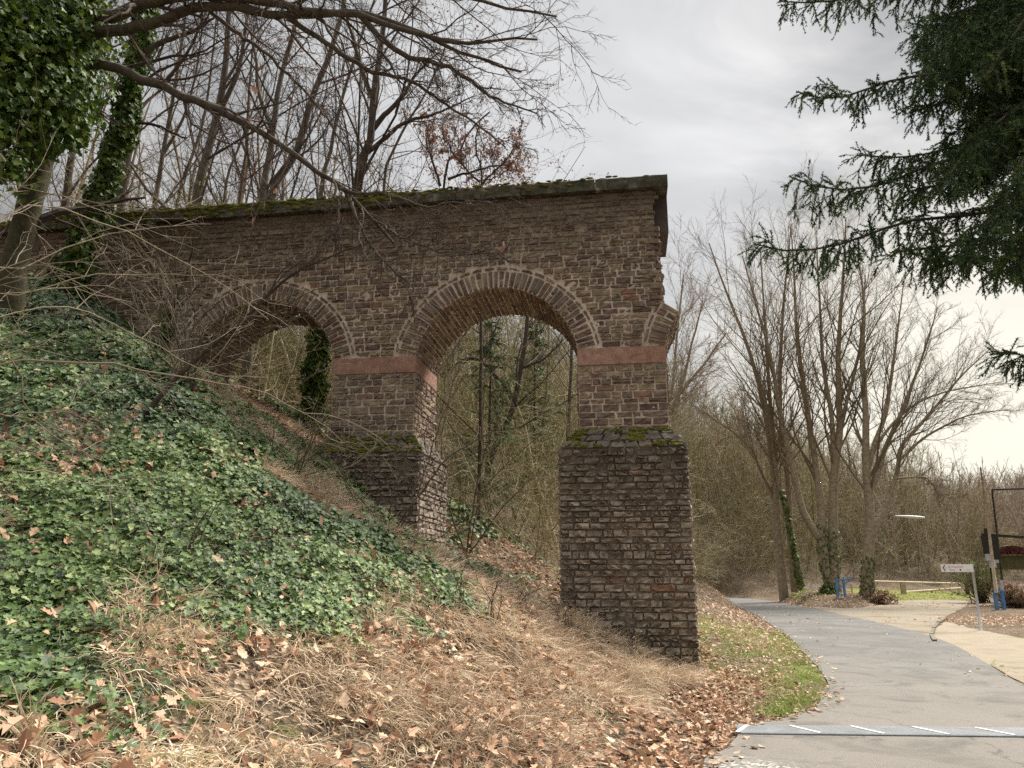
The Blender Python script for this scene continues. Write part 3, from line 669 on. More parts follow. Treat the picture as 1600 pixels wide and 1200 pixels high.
def leaves(mb, pos, nrm, size, tmpl, faces, g, rv=None, curl=0., m=0, tdir=None):
    N = len(pos); t, b = frames(nrm, g)
    if tdir is not None:
        t = norm(tdir-(tdir*nrm).sum(-1, keepdims=True)*nrm); b = np.cross(nrm, t)
    T = np.broadcast_to(tmpl, (N,)+tmpl.shape).copy()
    if curl: T[..., 2] = T[..., 2]*g.uniform(-1, 2.2, (N, 1))+curl*g.uniform(-1, 1, (N, 1))*(T[..., 1]-.5)**2*2
    T = T*size[:, None, None]
    v = pos[:, None]+T[..., 0:1]*b[:, None]+T[..., 1:2]*t[:, None]+T[..., 2:3]*nrm[:, None]
    k = len(tmpl); f = (faces[None]+np.arange(N)[:, None, None]*k).reshape(-1, 3)
    rv = g.uniform(0, 1, N) if rv is None else rv
    mb.add(v.reshape(-1, 3), None, f, r3=np.repeat(rv, len(faces)), m=m)
def blades(mb, pos, dir0, length, width, droop, g, seg=4, rv=None, m=0):
    """grass blades: start direction dir0 bending toward droop vectors"""
    N = len(pos); d = norm(dir0); side = norm(np.cross(d, g.normal(0, 1, d.shape))); p = pos.copy(); rows = []
    for j in range(seg+1):
        w = width*(1-.8*j/seg); rows.append(np.stack([p-side*w[:, None]/2, p+side*w[:, None]/2], 1))
        d = norm(d+droop*(1.0/seg)+g.normal(0, .12, d.shape)); p = p+d*(length/seg)[:, None]
    V = np.stack(rows, 1); ii = np.arange(N*(seg+1)*2).reshape(N, seg+1, 2)
    q = np.stack([ii[:, :-1, 0], ii[:, :-1, 1], ii[:, 1:, 1], ii[:, 1:, 0]], -1).reshape(-1, 4)
    rv = g.uniform(0, 1, N) if rv is None else rv
    mb.add(V.reshape(-1, 3), q, r4=np.repeat(rv, seg), m=m)
def ivy_on(mb, P, R, g, per_m, off, size, lo=0., hi=1., m=0):
    """ivy leaves wrapped round limbs P (N,n,3)"""
    for p, r in zip(P, R):
        L = np.linalg.norm(np.diff(p, axis=0), axis=1).sum(); K = int(per_m*L*(hi-lo))
        x = g.uniform(lo, hi, K)*(len(p)-1); i = np.clip(x.astype(int), 0, len(p)-2); f = (x-i)[:, None]
        c = p[i]*(1-f)+p[i+1]*f; d = norm(p[i+1]-p[i]); q = g.normal(0, 1, d.shape); q = norm(q-(q*d).sum(-1, keepdims=True)*d)
        rr = np.interp(x, np.arange(len(r)), r)
        cl = .35+.9*np.clip(.5+fbm(x*.9+i*0, q[:, 0]*1.5+q[:, 1], 7, 3), 0, 1)
        pos = c+q*(rr+g.uniform(.0, 1, K)**1.5*off*cl)[:, None]
        nr = norm(q+g.normal(0, .6, q.shape)+np.array([0, 0, .25])); leaves(mb, pos, nr, g.uniform(.6, 1.25, K)*size, IV, IVF, g, m=m, tdir=np.array([0, 0, -1.])+g.normal(0, .6, pos.shape))
# ------------------------------------------------------------------ trees
CR1 = [dict(nc=12, t0=.25, t1=.97, ang=.65, lr=.42, rr=.42, m=6, gn=.13, up=.06, rmin=.009),
       dict(nc=8, t0=.2, t1=.97, ang=.75, lr=.5, rr=.55, m=5, gn=.16, up=.03, rmin=.0055),
       dict(nc=7, t0=.2, t1=.98, ang=.7, lr=.5, rr=.6, m=4, gn=.18, up=.02, rmin=.004)]
def sub(spec, **k):
    out = []
    for i, s in enumerate(spec):
        s = dict(s)
        for a, b in k.items(): s[a] = b[i] if isinstance(b, (list, tuple)) else b
        out.append(s)
    return out
def add_tree(name, label, cat, limbs, spec, seed, mt, mc, group=None, leaf=None, k0=9, wobble=.012, ivy=None, mt0=None):
    g = np.random.default_rng(seed)
    base = limbs[0][0][0, 0].copy(); e = empty(name, base, label, cat, group)
    P = np.concatenate([l[0] for l in limbs])-base; R = np.concatenate([l[1] for l in limbs])
    P = P+0; P[:, 2:] = wob(P, g, wobble)[:, 2:]
    mb = MB(); tub(mb, P[:1], R[:1], k0+4, g, m=1 if mt0 else 0)
    if len(P) > 1: tub(mb, P[1:], R[1:], k0, g)
    mb.build('trunk', [mt]+([mt0] if mt0 else []), e, smooth=True)
    mb = MB(); lv = crown(mb, P, R, g, spec); co = mb.build('crown', mc, e)
    if leaf:
        frac, size, mm, cond = leaf; q = np.concatenate([l[0][:, 1:].reshape(-1, 3) for l in lv[-2:]])
        q = q[g.random(len(q)) < frac]
        if cond: q = q[cond(q+base)]
        lm = MB(); leaves(lm, q+g.normal(0, .03, q.shape), norm(g.normal(0, 1, q.shape)), g.uniform(.7, 1.3, len(q))*size, OK_, OKF, g, curl=.3); lm.build('leaves', mm, e)
    if ivy:
        per, off, size, lo, hi, idx = ivy; im = MB(); ivy_on(im, P[idx], R[idx], g, per, off, size, lo, hi); im.build('ivy', M['ivydark'], e)
    return e, lv
px2r = lambda w, D: w/2*D/F
def down(P, z):      # continue a guided trunk down to the ground
    p = P[0].copy(); h = float(H(np.array([p[0]]), np.array([p[1]]))[0]); return np.concatenate([[[p[0]-(P[1]-P[0])[0]*.15, p[1], h-.25]], P]) if p[2] > h+.1 else P
def gl(px, D, w0, w1, ground=True, n=24):
    P = polyat(px, D)
    if ground: P = down(P, 0)
    return limb(P, px2r(w0, D), px2r(w1, D), n)
HT = 'bare trees on the hilltop behind the wall'
def hill(px, D, w, label, seed, extra=(), mt='bark_grey', mc='twig_dark', spec=None, **k):
    limbs = [gl(px, D, w, max(2.5, w*.3))]
    for q, wq in extra: limbs.append(gl(q, D, wq, 2, ground=False))
    return add_tree('bare_tree', label, 'tree', limbs, spec or CR1, seed, M[mt], M[mc], HT, **k)
hill([(188, 330), (205, 230), (222, 130), (232, 40), (238, -60)], 21, 15, 'bare tree just right of the ivy-clad trunk, nearly straight grey stem', 201)
hill([(240, 325), (255, 240), (268, 170), (285, 60), (292, -60)], 26, 11, 'thin bare tree with twin upper stems between two thicker grey trunks', 202, extra=[([(256, 240), (290, 170), (310, 90), (318, 0)], 6)])
hill([(305, 322), (330, 220), (350, 120), (358, 20), (370, -80)], 21, 21, 'stout bare tree leaning right, its grey stem crossing under the drooping oak limb', 203, extra=[([(340, 180), (372, 120), (385, 40), (392, -60)], 10)])
hill([(275, 322), (298, 250), (318, 190), (330, 100), (342, -20)], 31, 8, 'slim leaning bare tree left beside the stout grey one', 204)
hill([(408, 316), (422, 230), (428, 190), (440, 120), (462, 40), (478, -70)], 20, 17, 'bare tree with dark upright stem that forks in a narrow V above the coping', 205, extra=[([(426, 205), (408, 150), (400, 90), (380, 10)], 9)])
hill([(420, 318), (462, 240), (488, 150), (520, 70), (548, -40)], 23, 21, 'pale grey bare tree curving up to the right in an S bend', 206)
hill([(500, 308), (515, 240), (525, 190), (550, 100), (585, 0)], 26, 12, 'slim bare tree standing left of the dark forked one at mid wall', 207)
hill([(598, 304), (612, 240), (640, 185), (668, 140), (700, 60)], 25, 9, 'slim bare tree leaning right behind the dark forked one', 208)
hill([(350, 320), (362, 260), (385, 200), (418, 110)], 33, 8, 'farther bare sapling-thin tree between the stout trunk and the V-forked tree', 209)
hill([(100, 345), (112, 250), (130, 160), (140, 60), (146, -60)], 22, 16, 'brown bare tree between the oak trunk and the ivy-clad trunk', 210, mt='bark_oak')
hill([(25, 345), (36, 250), (42, 150), (40, 20)], 20, 14, 'bare tree at the far left edge behind the oak trunk', 211)
hill([(555, 302), (576, 220), (582, 150), (594, 70), (606, -50)], 17.6, 23, 'dark bare tree with thick moss-green base, forking widely over the wall', 212, mt='bark_oak', extra=[([(580, 205), (618, 160), (650, 115), (690, 80)], 11), ([(572, 240), (630, 195), (690, 175), (740, 150)], 9), ([(580, 150), (560, 90), (545, 30), (520, -60)], 9)], ivy=(500, .1, .09, 0, .4, slice(0, 1)))
lf = sub(CR1, nc=(11, 8, 7), lr=(.75, .55, .5), t0=(.1, .15, .2), ang=(.8, .75, .7))
hill([(690, 300), (712, 245), (732, 205), (765, 175)], 19, 9, 'low young beech holding rusty red dead leaves above the coping', 213, spec=lf, mt='bark_oak', extra=[([(688, 290), (665, 230), (670, 190)], 5), ([(700, 280), (760, 262), (800, 258)], 5)], leaf=(.42, .065, M['redleaf'], None))
hill([(752, 300), (748, 260), (742, 225), (750, 190)], 18.5, 7, 'smaller rusty-leaved young beech farthest right above the coping', 214, spec=lf, mt='bark_oak', extra=[([(752, 290), (790, 250), (806, 225)], 4), ([(750, 285), (715, 250), (700, 220)], 4)], leaf=(.34, .06, M['redleaf'], None))
# oak with ivy-laden trunk whose long limbs hang across the top of the picture
D0 = 12.6
tr = limb(down(polyat([(26, 425), (45, 345), (62, 285), (78, 215), (88, 140), (100, 60), (112, -40), (130, -160)], D0), 0), px2r(42, D0), px2r(30, D0), 30)
def L(px, r0, r1): return limb(np.array([at(*p) for p in px]), r0, r1, 30)
limbs = [tr,
 L([(95, 95, 12.6), (130, 98, 12.3), (180, 107, 12), (250, 138, 11.6), (340, 176, 11.2), (430, 225, 10.9), (500, 268, 10.8), (545, 305, 10.8), (585, 345, 10.8), (615, 380, 10.9)], .10, .022),
 L([(100, 55, 12.6), (150, 52, 12), (220, 42, 11.5), (290, 20, 11), (360, 18, 10.6), (450, 28, 10.2), (540, 15, 10), (620, 45, 9.9), (690, 75, 9.8), (760, 98, 9.8), (815, 112, 9.8)], .12, .016),
 L([(104, 20, 12.6), (170, 30, 11.8), (230, 10, 11.2), (300, -4, 10.8), (400, 2, 10.4), (500, 18, 10), (570, 20, 9.8), (650, 40, 9.6), (720, 62, 9.6), (780, 58, 9.6), (840, 62, 9.6)], .13, .014),
 L([(102, 30, 12.6), (200, -40, 11), (350, -50, 10.4), (480, -30, 10), (600, -15, 9.6), (720, 0, 9.4), (810, 18, 9.4), (870, 26, 9.4)], .11, .014),
 L([(560, 22, 9.9), (620, 70, 10), (690, 92, 10), (760, 140, 10), (800, 165, 10), (840, 178, 10)], .05, .01),
 L([(450, 28, 10.2), (500, 60, 10.2), (560, 100, 10.2), (640, 130, 10.2), (720, 180, 10.2), (790, 230, 10.2)], .045, .01),
 L([(330, 20, 10.8), (400, 75, 10.8), (470, 140, 10.8), (520, 210, 10.8), (545, 260, 10.8)], .035, .01),
 L([(530, 295, 10.8), (590, 300, 10.6), (660, 320, 10.5), (740, 318, 10.4), (810, 315, 10.4)], .03, .007),
 L([(545, 305, 10.8), (560, 350, 10.6), (590, 400, 10.5), (625, 440, 10.4), (650, 480, 10.4)], .03, .006),
 L([(520, 280, 10.8), (530, 340, 10.5), (500, 385, 10.3), (470, 420, 10.2)], .022, .006),
 L([(585, 345, 10.8), (650, 375, 10.6), (720, 400, 10.5), (790, 395, 10.4)], .02, .005)]
sp = [dict(nc=20, t0=.2, t1=.99, ang=.6, lr=.24, rr=.42, m=8, gn=.2, up=-.01, rmin=.008, shape=.35),
      dict(nc=8, t0=.12, t1=.98, ang=.65, lr=.48, rr=.55, m=5, gn=.2, up=-.01, rmin=.005),
      dict(nc=6, t0=.2, t1=1., ang=.65, lr=.5, rr=.6, m=4, gn=.2, up=.0, rmin=.0035)]
oak, olv = add_tree('oak_tree', 'big oak swathed in ivy, its long dark limbs reaching over the wall', 'tree', limbs, sp, 301, M['bark_grey'], M['twig_dark'],
     leaf=(.004, .11, M['redleaf'], lambda q: (q[:, 0] < -3) | (np.random.default_rng(3).random(len(q)) < .08)), k0=10, wobble=.02, mt0=M['bark_moss'])
for ch in oak.children:
    if ch.name.startswith('trunk'): tko = ch
g = np.random.default_rng(77); base = np.array(oak.location)
im = MB(); ivy_on(im, tr[0]-base, tr[1], g, 1900, 1.0, .10, .42, 1.)
cl = [((10, 60, 11.4), 1.0), ((-30, 130, 11), 1.0), ((60, 40, 11.6), .9), ((40, 140, 11.4), .8), ((0, 190, 11), .7), ((95, 20, 11.8), .7), ((-20, 0, 11), 1.2), ((100, 155, 11.8), .55), ((60, 215, 11.6), .5), ((10, 260, 11.2), .4), ((120, 205, 12), .35), ((85, 90, 11.6), .7), ((-60, 60, 10.5), 1.2), ((130, 60, 12), .4)]
for c, r_ in cl:
    N = int(1150*r_**1.6); d = norm(g.normal(0, 1, (N, 3))); rad = r_*g.uniform(.2, 1, (N, 1))**.6*(.35+1.3*np.clip(.5+1.2*fbm(d[:, :1]*2.6+c[0], d[:, 2:]*2.6+d[:, 1:2], 3, 3), 0, 1)); pos = at(*c)-base+d*rad
    leaves(im, pos, norm(d+g.normal(0, .7, d.shape)+np.array([0, -.2, .3])), g.uniform(.6, 1.3, N)*.105, IV, IVF, g, tdir=np.array([0, 0, -1.])+g.normal(0, .6, pos.shape))
im.build('ivy', M['ivydark'], oak)
# second trunk, clad in ivy to the fork
hill2 = [gl([(118, 395), (140, 340), (160, 285), (178, 220), (192, 165), (205, 110), (215, 60), (228, -20), (240, -120)], 14.2, 26, 10), gl([(205, 112), (230, 85), (255, 68), (300, 50), (335, 28)], 14.2, 14, 4, ground=False), gl([(192, 165), (183, 190), (190, 192), (240, 195), (290, 215)], 14.2, 8, 3, ground=False)]
add_tree('ivy_clad_tree', 'slender tree in front of the wall, its trunk fully wrapped in ivy', 'tree', hill2, sub(CR1, t0=.45, nc=(7, 6, 5), lr=(.3, .5, .5)), 302, M['bark_oak'], M['twig_dark'], ivy=(1300, .24, .10, 0, .78, slice(0, 1)))
# ivy column behind the left arch
Dk = 17.5
add_tree('ivy_clad_tree', 'leaning ivy-smothered stem seen through the left arch', 'tree', [gl([(462, 672), (484, 655), (492, 610), (497, 550), (503, 500), (512, 440), (540, 340)], Dk, 18, 6)], sub(CR1, nc=(5, 4, 4), t0=.6), 303, M['bark_oak'], M['twig_dark'], ivy=(1500, .28, .09, 0, .8, slice(0, 1)))
# right-hand trees beside the road
AS = [dict(nc=22, t0=.25, t1=.99, ang=.56, lr=.42, rr=.34, m=8, gn=.10, up=.055, rmin=.012, shape=.55),
      dict(nc=9, t0=.15, t1=.97, ang=.6, lr=.5, rr=.55, m=5, gn=.12, up=.04, rmin=.009),
      dict(nc=7, t0=.15, t1=.98, ang=.6, lr=.52, rr=.65, m=4, gn=.14, up=.03, rmin=.007)]
def rt(name, label, stems, D, spec, seed, **k):
    limbs = [gl(px, D, w0*.72, w1*.55, ground=(i == 0)) for i, (px, w0, w1) in enumerate(stems)]
    return add_tree(name, label, 'tree', limbs, spec, seed, M['bark_ash'], M['twig_ash'], 'tall bare trees by the roadside', **k)
rt('bare_tree', 'tall bare multi-stemmed tree nearest the stone pier, at the road bend', [([(1224, 925), (1214, 820), (1204, 700), (1185, 600), (1160, 520), (1128, 440), (1108, 380)], 20, 3), ([(1222, 900), (1215, 800), (1212, 720), (1205, 640), (1196, 500), (1188, 390)], 15, 3), ([(1242, 925), (1234, 830), (1230, 740), (1218, 640), (1222, 500), (1236, 350)], 16, 3), ([(1212, 790), (1170, 700), (1110, 650), (1052, 615)], 8, 2)], 49, AS, 401)
rt('bare_tree', 'short ivy-footed trunk leaning left between the taller roadside trees', [([(1253, 926), (1242, 870), (1230, 805), (1214, 740), (1200, 650), (1180, 560)], 11, 3)], 48, sub(AS, nc=(9, 6, 5)), 402, ivy=(150, .1, .13, 0, .42, slice(0, 1)))
rt('bare_tree', 'tallest bare tree, several stems spreading from one base behind the blue rest', [([(1303, 922), (1303, 895), (1302, 772), (1307, 710), (1312, 660), (1310, 560), (1318, 420), (1322, 340)], 24, 3), ([(1297, 918), (1282, 850), (1282, 795), (1272, 722), (1262, 650), (1246, 540), (1240, 430), (1236, 360)], 20, 3), ([(1290, 890), (1284, 845), (1258, 805), (1240, 735), (1222, 660), (1205, 560), (1180, 470), (1160, 400)], 18, 3), ([(1303, 760), (1300, 660), (1285, 560), (1280, 450), (1276, 370)], 13, 2.5), ([(1306, 720), (1320, 640), (1345, 540), (1352, 430)], 11, 2.5)], 46.5, AS, 403, ivy=(90, .06, .12, 0, .16, slice(0, 2)))
rt('bare_tree', 'broad bare tree with branches fanning right over the drive, ivy at its foot', [([(1354, 926), (1356, 860), (1359, 810), (1356, 760), (1352, 722), (1352, 650), (1346, 560), (1350, 480), (1340, 400)], 25, 3), ([(1358, 850), (1366, 832), (1380, 805), (1390, 770), (1402, 735), (1408, 697), (1440, 660), (1500, 590), (1552, 540)], 14, 2), ([(1358, 770), (1372, 740), (1384, 700), (1410, 640), (1440, 560), (1465, 480)], 13, 2.5), ([(1354, 740), (1365, 700), (1385, 640), (1400, 540), (1412, 440)], 12, 2.5), ([(1354, 735), (1375, 690), (1420, 640), (1480, 612), (1568, 596)], 8, 2), ([(1404, 720), (1450, 680), (1510, 650), (1575, 640)], 7, 2), ([(1402, 748), (1448, 745), (1470, 772), (1496, 780)], 5, 2)], 45.5, AS, 404, ivy=(170, .07, .12, 0, .12, slice(0, 1)))
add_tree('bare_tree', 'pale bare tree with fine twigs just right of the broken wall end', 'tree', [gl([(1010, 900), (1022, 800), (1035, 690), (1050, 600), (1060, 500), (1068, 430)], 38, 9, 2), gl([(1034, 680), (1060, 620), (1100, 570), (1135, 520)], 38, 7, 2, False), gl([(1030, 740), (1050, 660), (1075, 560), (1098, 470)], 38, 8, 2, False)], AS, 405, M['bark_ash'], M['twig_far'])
# ---- shrubs and whips in front of the aqueduct
WH = [dict(nc=12, t0=.12, t1=.97, ang=.6, lr=.26, rr=.6, m=6, gn=.17, up=.01, rmin=.0038, shape=.3), dict(nc=4, t0=.2, t1=.97, ang=.6, lr=.4, rr=.7, m=4, gn=.15, up=.0, rmin=.003)]
def whip(px, r0, r1=.004):
    P = np.array([at(*p) for p in px]); h = float(H(P[:1, 0], P[:1, 1])[0])
    if -1.0 < P[0, 2]-h < .45: P[0, 2] = h-.06
    return limb(P, r0, r1*.85, 22)
b0 = (-190, 760, 6.2)
wh = [whip([b0, (-60, 610, 6.4), (0, 577, 6.6), (80, 577, 6.8), (160, 585, 7), (250, 598, 7.3), (330, 602, 7.6), (420, 620, 7.9), (500, 660, 8.2), (535, 690, 8.4)], .014),
 whip([b0, (-60, 520, 6.2), (0, 436, 6.5), (60, 425, 6.8), (112, 402, 7), (180, 375, 7.3), (250, 360, 7.6), (330, 350, 8)], .013),
 whip([b0, (-80, 480, 6), (0, 360, 6.3), (70, 320, 6.6), (160, 345, 7), (260, 385, 7.4), (350, 440, 7.8), (420, 500, 8.1)], .012),
 whip([b0, (-60, 560, 6), (0, 495, 6.3), (90, 480, 6.6), (160, 495, 7), (240, 540, 7.4), (330, 575, 7.8), (420, 590, 8.2)], .011),
 whip([b0, (-90, 640, 5.8), (0, 660, 6), (40, 640, 6.2), (110, 630, 6.6), (180, 605, 7), (260, 600, 7.4)], .009),
 whip([b0, (-90, 700, 5.8), (0, 722, 6), (80, 735, 6.4), (130, 748, 6.7), (200, 750, 7)], .008),
 whip([b0, (-60, 560, 6), (20, 560, 6.2), (40, 630, 6.3), (90, 690, 6.5), (140, 725, 6.8), (190, 770, 7), (210, 800, 7.2)], .009),
 whip([b0, (-50, 470, 6.2), (30, 405, 6.6), (110, 445, 7), (150, 530, 7.3), (180, 590, 7.5)], .009),
 whip([b0, (-60, 470, 6.2), (0, 285, 6.4), (60, 300, 6.6), (150, 315, 7), (230, 330, 7.4), (330, 320, 7.8)], .01),
 whip([b0, (-100, 560, 6), (-20, 470, 6.2), (60, 460, 6.4), (160, 430, 6.8), (240, 420, 7.2), (320, 425, 7.6), (400, 445, 8)], .01)]
_gw = np.random.default_rng(55)
for l in list(wh):
    for _ in range(0):
        sh = np.linspace(0, 1, 22)[:, None]**1.2*_gw.normal(0, 1, (1, 3))*np.array([.5, .4, .7]); wh.append((l[0]+sh[None], l[1]*_gw.uniform(.5, .85)))
add_tree('hazel_shrub', 'shrub of thin pale arching whips reaching in from the left edge', 'shrub', wh, WH, 501, M['twig_pale'], M['twig_pale'], k0=5, wobble=.022)
add_tree('leaning_sapling', 'leaning sapling rooted in the ivy, its stem slanting across the left arch', 'tree', [whip([(212, 668, 10), (235, 640, 10), (262, 610, 10.1), (300, 570, 10.2), (345, 530, 10.3), (385, 500, 10.4), (420, 462, 10.5), (470, 425, 10.6), (540, 390, 10.8), (600, 372, 11)], .04, .008), whip([(262, 610, 10.1), (285, 540, 10.3), (330, 480, 10.5), (400, 440, 10.6)], .015), whip([(385, 500, 10.4), (450, 490, 10.4), (500, 480, 10.4)], .012), whip([(345, 530, 10.3), (400, 520, 10.3), (460, 470, 10.3), (540, 440, 10.3)], .012)], WH, 502, M['bark_oak'], M['twig_dark'], k0=7)
add_tree('leaning_sapling', 'stubby ivy-footed sapling against the masonry left of the left arch', 'tree', [whip([(250, 528, 13.2), (262, 495, 13.2), (280, 455, 13.2), (293, 430, 13.2), (302, 390, 13), (308, 350, 12.8)], .05, .012), whip([(270, 480, 13.2), (300, 455, 13), (325, 430, 12.8)], .025)], WH, 503, M['bark_moss'], M['twig_dark'], k0=7, ivy=(500, .12, .09, 0, .35, slice(0, 1)))
add_tree('twiggy_shrub', 'leafless thin-stemmed shrub growing by the foot of the middle pier', 'shrub', [whip([(606, 1000 if False else 868, 11.6), (618, 830, 11.6), (650, 785, 11.6), (700, 720, 11.6), (745, 690, 11.7), (800, 655, 11.8), (870, 628, 12)], .016), whip([(612, 862, 11.6), (640, 800, 11.5), (662, 740, 11.5), (690, 650, 11.5), (722, 560, 11.6)], .013), whip([(606, 868, 11.6), (610, 800, 11.5), (622, 750, 11.5), (640, 690, 11.5)], .012), whip([(620, 866, 11.6), (680, 838, 11.4), (730, 790, 11.4), (790, 745, 11.5)], .01), whip([(600, 868, 11.6), (580, 800, 11.4), (540, 750, 11.2), (490, 690, 11.1), (470, 640, 11.2)], .012), whip([(604, 868, 11.6), (560, 790, 11.3), (530, 720, 11.2), (560, 680, 11.2)], .009)], WH, 504, M['bark_grey'], M['twig_pale'], k0=5)
add_tree('twiggy_shrub', 'low tangle of pale twigs on the bank before the left plinth', 'shrub', [whip([(420, 735, 11.2), (440, 700, 11.2), (480, 665, 11.2), (540, 650, 11.3), (600, 700, 11.4)], .01), whip([(422, 735, 11.2), (470, 690, 11), (540, 700, 11.1), (620, 730, 11.3)], .009), whip([(418, 735, 11.2), (400, 690, 11), (380, 650, 11), (350, 600, 11)], .01), whip([(425, 736, 11.2), (500, 740, 11.1), (560, 720, 11.2), (590, 690, 11.3)], .009), whip([(424, 736, 11.2), (430, 660, 11.1), (470, 600, 11.1), (530, 570, 11.2)], .009)], WH, 505, M['twig_pale'], M['twig_pale'], k0=5)
add_tree('twiggy_shrub', 'bare shrub arching right in front of the hillside inside the big arch', 'shrub', [whip([(728, 880, 17), (740, 800, 17), (760, 700, 17), (800, 620, 17), (860, 590, 17.2)], .02), whip([(728, 880, 17), (700, 780, 17), (690, 690, 17), (720, 600, 17), (780, 560, 17)], .02), whip([(730, 880, 17), (780, 800, 17), (840, 740, 17), (890, 720, 17)], .018), whip([(732, 880, 17), (760, 760, 17), (830, 690, 17), (880, 660, 17.4)], .016)], sub(WH, nc=(12, 5)), 506, M['bark_grey'], M['twig_pale'], k0=5)
_gt = np.random.default_rng(66); tw = []
for k in range(16):
    x0, y0 = 300+_gt.normal(0, 8), 610; a = _gt.uniform(-2.75, -.3); l = _gt.uniform(170, 380); ex, ey = math.cos(a)*l, math.sin(a)*l*.75; dd = _gt.normal(0, .5)
    tw.append(whip([(x0, y0, 11.9), (x0+ex*.3+_gt.normal(0, 14), y0+ey*.4+_gt.normal(0, 14)-8, 11.8), (x0+ex*.65+_gt.normal(0, 18), y0+ey*.8+_gt.normal(0, 18)-8, 11.6+dd*.6), (x0+ex, y0+ey, 11.4+dd)], _gt.uniform(.008, .018), .004))
add_tree('twiggy_shrub', 'spreading shrub of fine dark twigs crossing in front of the left arch', 'shrub', tw, sub(WH, nc=(12, 5)), 509, M['bark_grey'], M['twig_pale'], k0=5)
tw = []
for k in range(9):
    x0, y0 = 452+_gt.normal(0, 8), 752; a = _gt.uniform(-2.4, -.15); l = _gt.uniform(120, 240); ex, ey = math.cos(a)*l, math.sin(a)*l*.8
    tw.append(whip([(x0, y0, 11.2), (x0+ex*.4+_gt.normal(0, 10), y0+ey*.5+_gt.normal(0, 10)-6, 11.1), (x0+ex, y0+ey, 11+_gt.normal(0, .3))], _gt.uniform(.006, .012), .004))
add_tree('twiggy_shrub', 'sparse pale-twigged shrub at the top of the dry grass strip', 'shrub', tw, sub(WH, nc=(10, 5)), 510, M['bark_grey'], M['twig_pale'], k0=5)
# trees behind the big arch
add_tree('bare_tree', 'dark crooked bare tree framed by the big arch', 'tree', [gl([(748, 830), (765, 720), (800, 640), (812, 580), (822, 510), (828, 430), (835, 360)], 24, 12, 4), gl([(805, 630), (780, 590), (735, 560), (690, 585)], 24, 8, 3, False), gl([(812, 575), (850, 560), (880, 530)], 24, 6, 2, False)], CR1, 507, M['bark_oak'], M['twig_dark'])
add_tree('bare_tree', 'thin bare tree close to the inner edge of the end pier, through the arch', 'tree', [gl([(884, 860), (886, 720), (890, 600), (893, 520), (900, 440), (905, 380)], 27, 8, 3)], CR1, 508, M['bark_grey'], M['twig_ash'])
# ---- stuff: woods that read as one mass
def wood(name, pts, hgt, spec, seed, m, r0=.09, k0=5, lean=.06, jitterh=.3):
    g = np.random.default_rng(seed); N = len(pts); z = H(pts[:, 0], pts[:, 1]); hh = hgt*g.uniform(1-jitterh, 1+jitterh, N); n = 7
    P = np.zeros((N, n, 3)); d = np.concatenate([g.normal(0, lean, (N, 2)), np.ones((N, 1))], 1); p = np.stack([pts[:, 0], pts[:, 1], z-.2], -1); P[:, 0] = p
    for j in range(1, n): d = norm(d+g.normal(0, .07, d.shape)+np.array([0, 0, .05])); p = p+d*(hh/(n-1))[:, None]; P[:, j] = p
    R = (r0*hh/hgt*g.uniform(.6, 1.4, N))[:, None]*np.linspace(1, .2, n)[None]
    mb = MB(); tub(mb, P, R, k0, g); crown(mb, P, R, g, spec, ks=(4, 3, 3, 3)); return mb.build(name, m, kind='stuff')
def area(n, seed, x0, x1, y0, y1, cond):
    g = np.random.default_rng(seed); p = np.stack([g.uniform(x0, x1, n), g.uniform(y0, y1, n)], -1); return p[cond(p[:, 0], p[:, 1])]
vloc = lambda x, y: (x-ORG[0])*EY[0]+(y-ORG[1])*EY[1]
offroad = lambda x, y: flat_mask(x, y) > .99
WD = [dict(nc=12, t0=.2, t1=.98, ang=.6, lr=.36, rr=.5, m=5, gn=.12, up=.06, rmin=.016, shape=.6), dict(nc=6, t0=.15, t1=.98, ang=.65, lr=.48, rr=.6, m=4, gn=.15, up=.04, rmin=.012), dict(nc=5, t0=.2, t1=.98, ang=.65, lr=.5, rr=.7, m=3, gn=.15, up=.02, rmin=.009)]
wood('hilltop_wood', area(40, 601, -30, -5, 27, 48, lambda x, y: y > 27), 13, sub(WD, rmin=(.012, .009, .007)), 602, M['twig_ash'], r0=.11)
hs = area(1700, 603, -12, 44, 22, 100, lambda x, y: (vloc(x, y) > 9) & (hraw(x, y) > 1.4) & offroad(x, y) & ~((x > 13) & (y < 56)) & (x > -4-.12*y))
wood('hillside_wood', hs, 9.0, sub(WD, nc=(15, 7, 4), t0=(.05, .1, .12), ang=(.75, .75, .7), up=(.02, .02, .01), gn=(.17, .18, .2)), 604, M['twig_olive'], r0=.05, lean=.12)
sw = area(130, 612, -15, -5, 20.5, 31, lambda x, y: (vloc(x, y) > 5) & (x < -2-.12*y))
wood('slope_wood', sw, 5.2, sub(WD, nc=(14, 7, 4), t0=(.05, .1, .12), ang=(.8, .75, .7), up=(.0, .0, .0), gn=(.17, .18, .2), rmin=(.01, .008, .006)), 613, M['twig_olive'], r0=.04, lean=.3)
BR = [dict(nc=10, t0=.08, t1=.97, ang=.8, lr=.5, rr=.6, m=6, gn=.26, up=-.03, rmin=.005, shape=.3), dict(nc=6, t0=.2, t1=.98, ang=.6, lr=.45, rr=.7, m=4, gn=.2, up=-.02, rmin=.004)]
br = area(3600, 605, -17, 24, 17.5, 66, lambda x, y: (vloc(x, y) > 3.6) & (hraw(x, y) > 1.0) & offroad(x, y) & ~((x > 12) & (y < 57)))
wood('brushwood', br, 3.2, BR, 606, M['twig_olive'], r0=.014, k0=4, lean=.8)
fw = area(4600, 607, 18, 200, 64, 185, lambda x, y: (hraw(x, y) > 1.0) & (x > .25*y) & (x < 1.15*y))
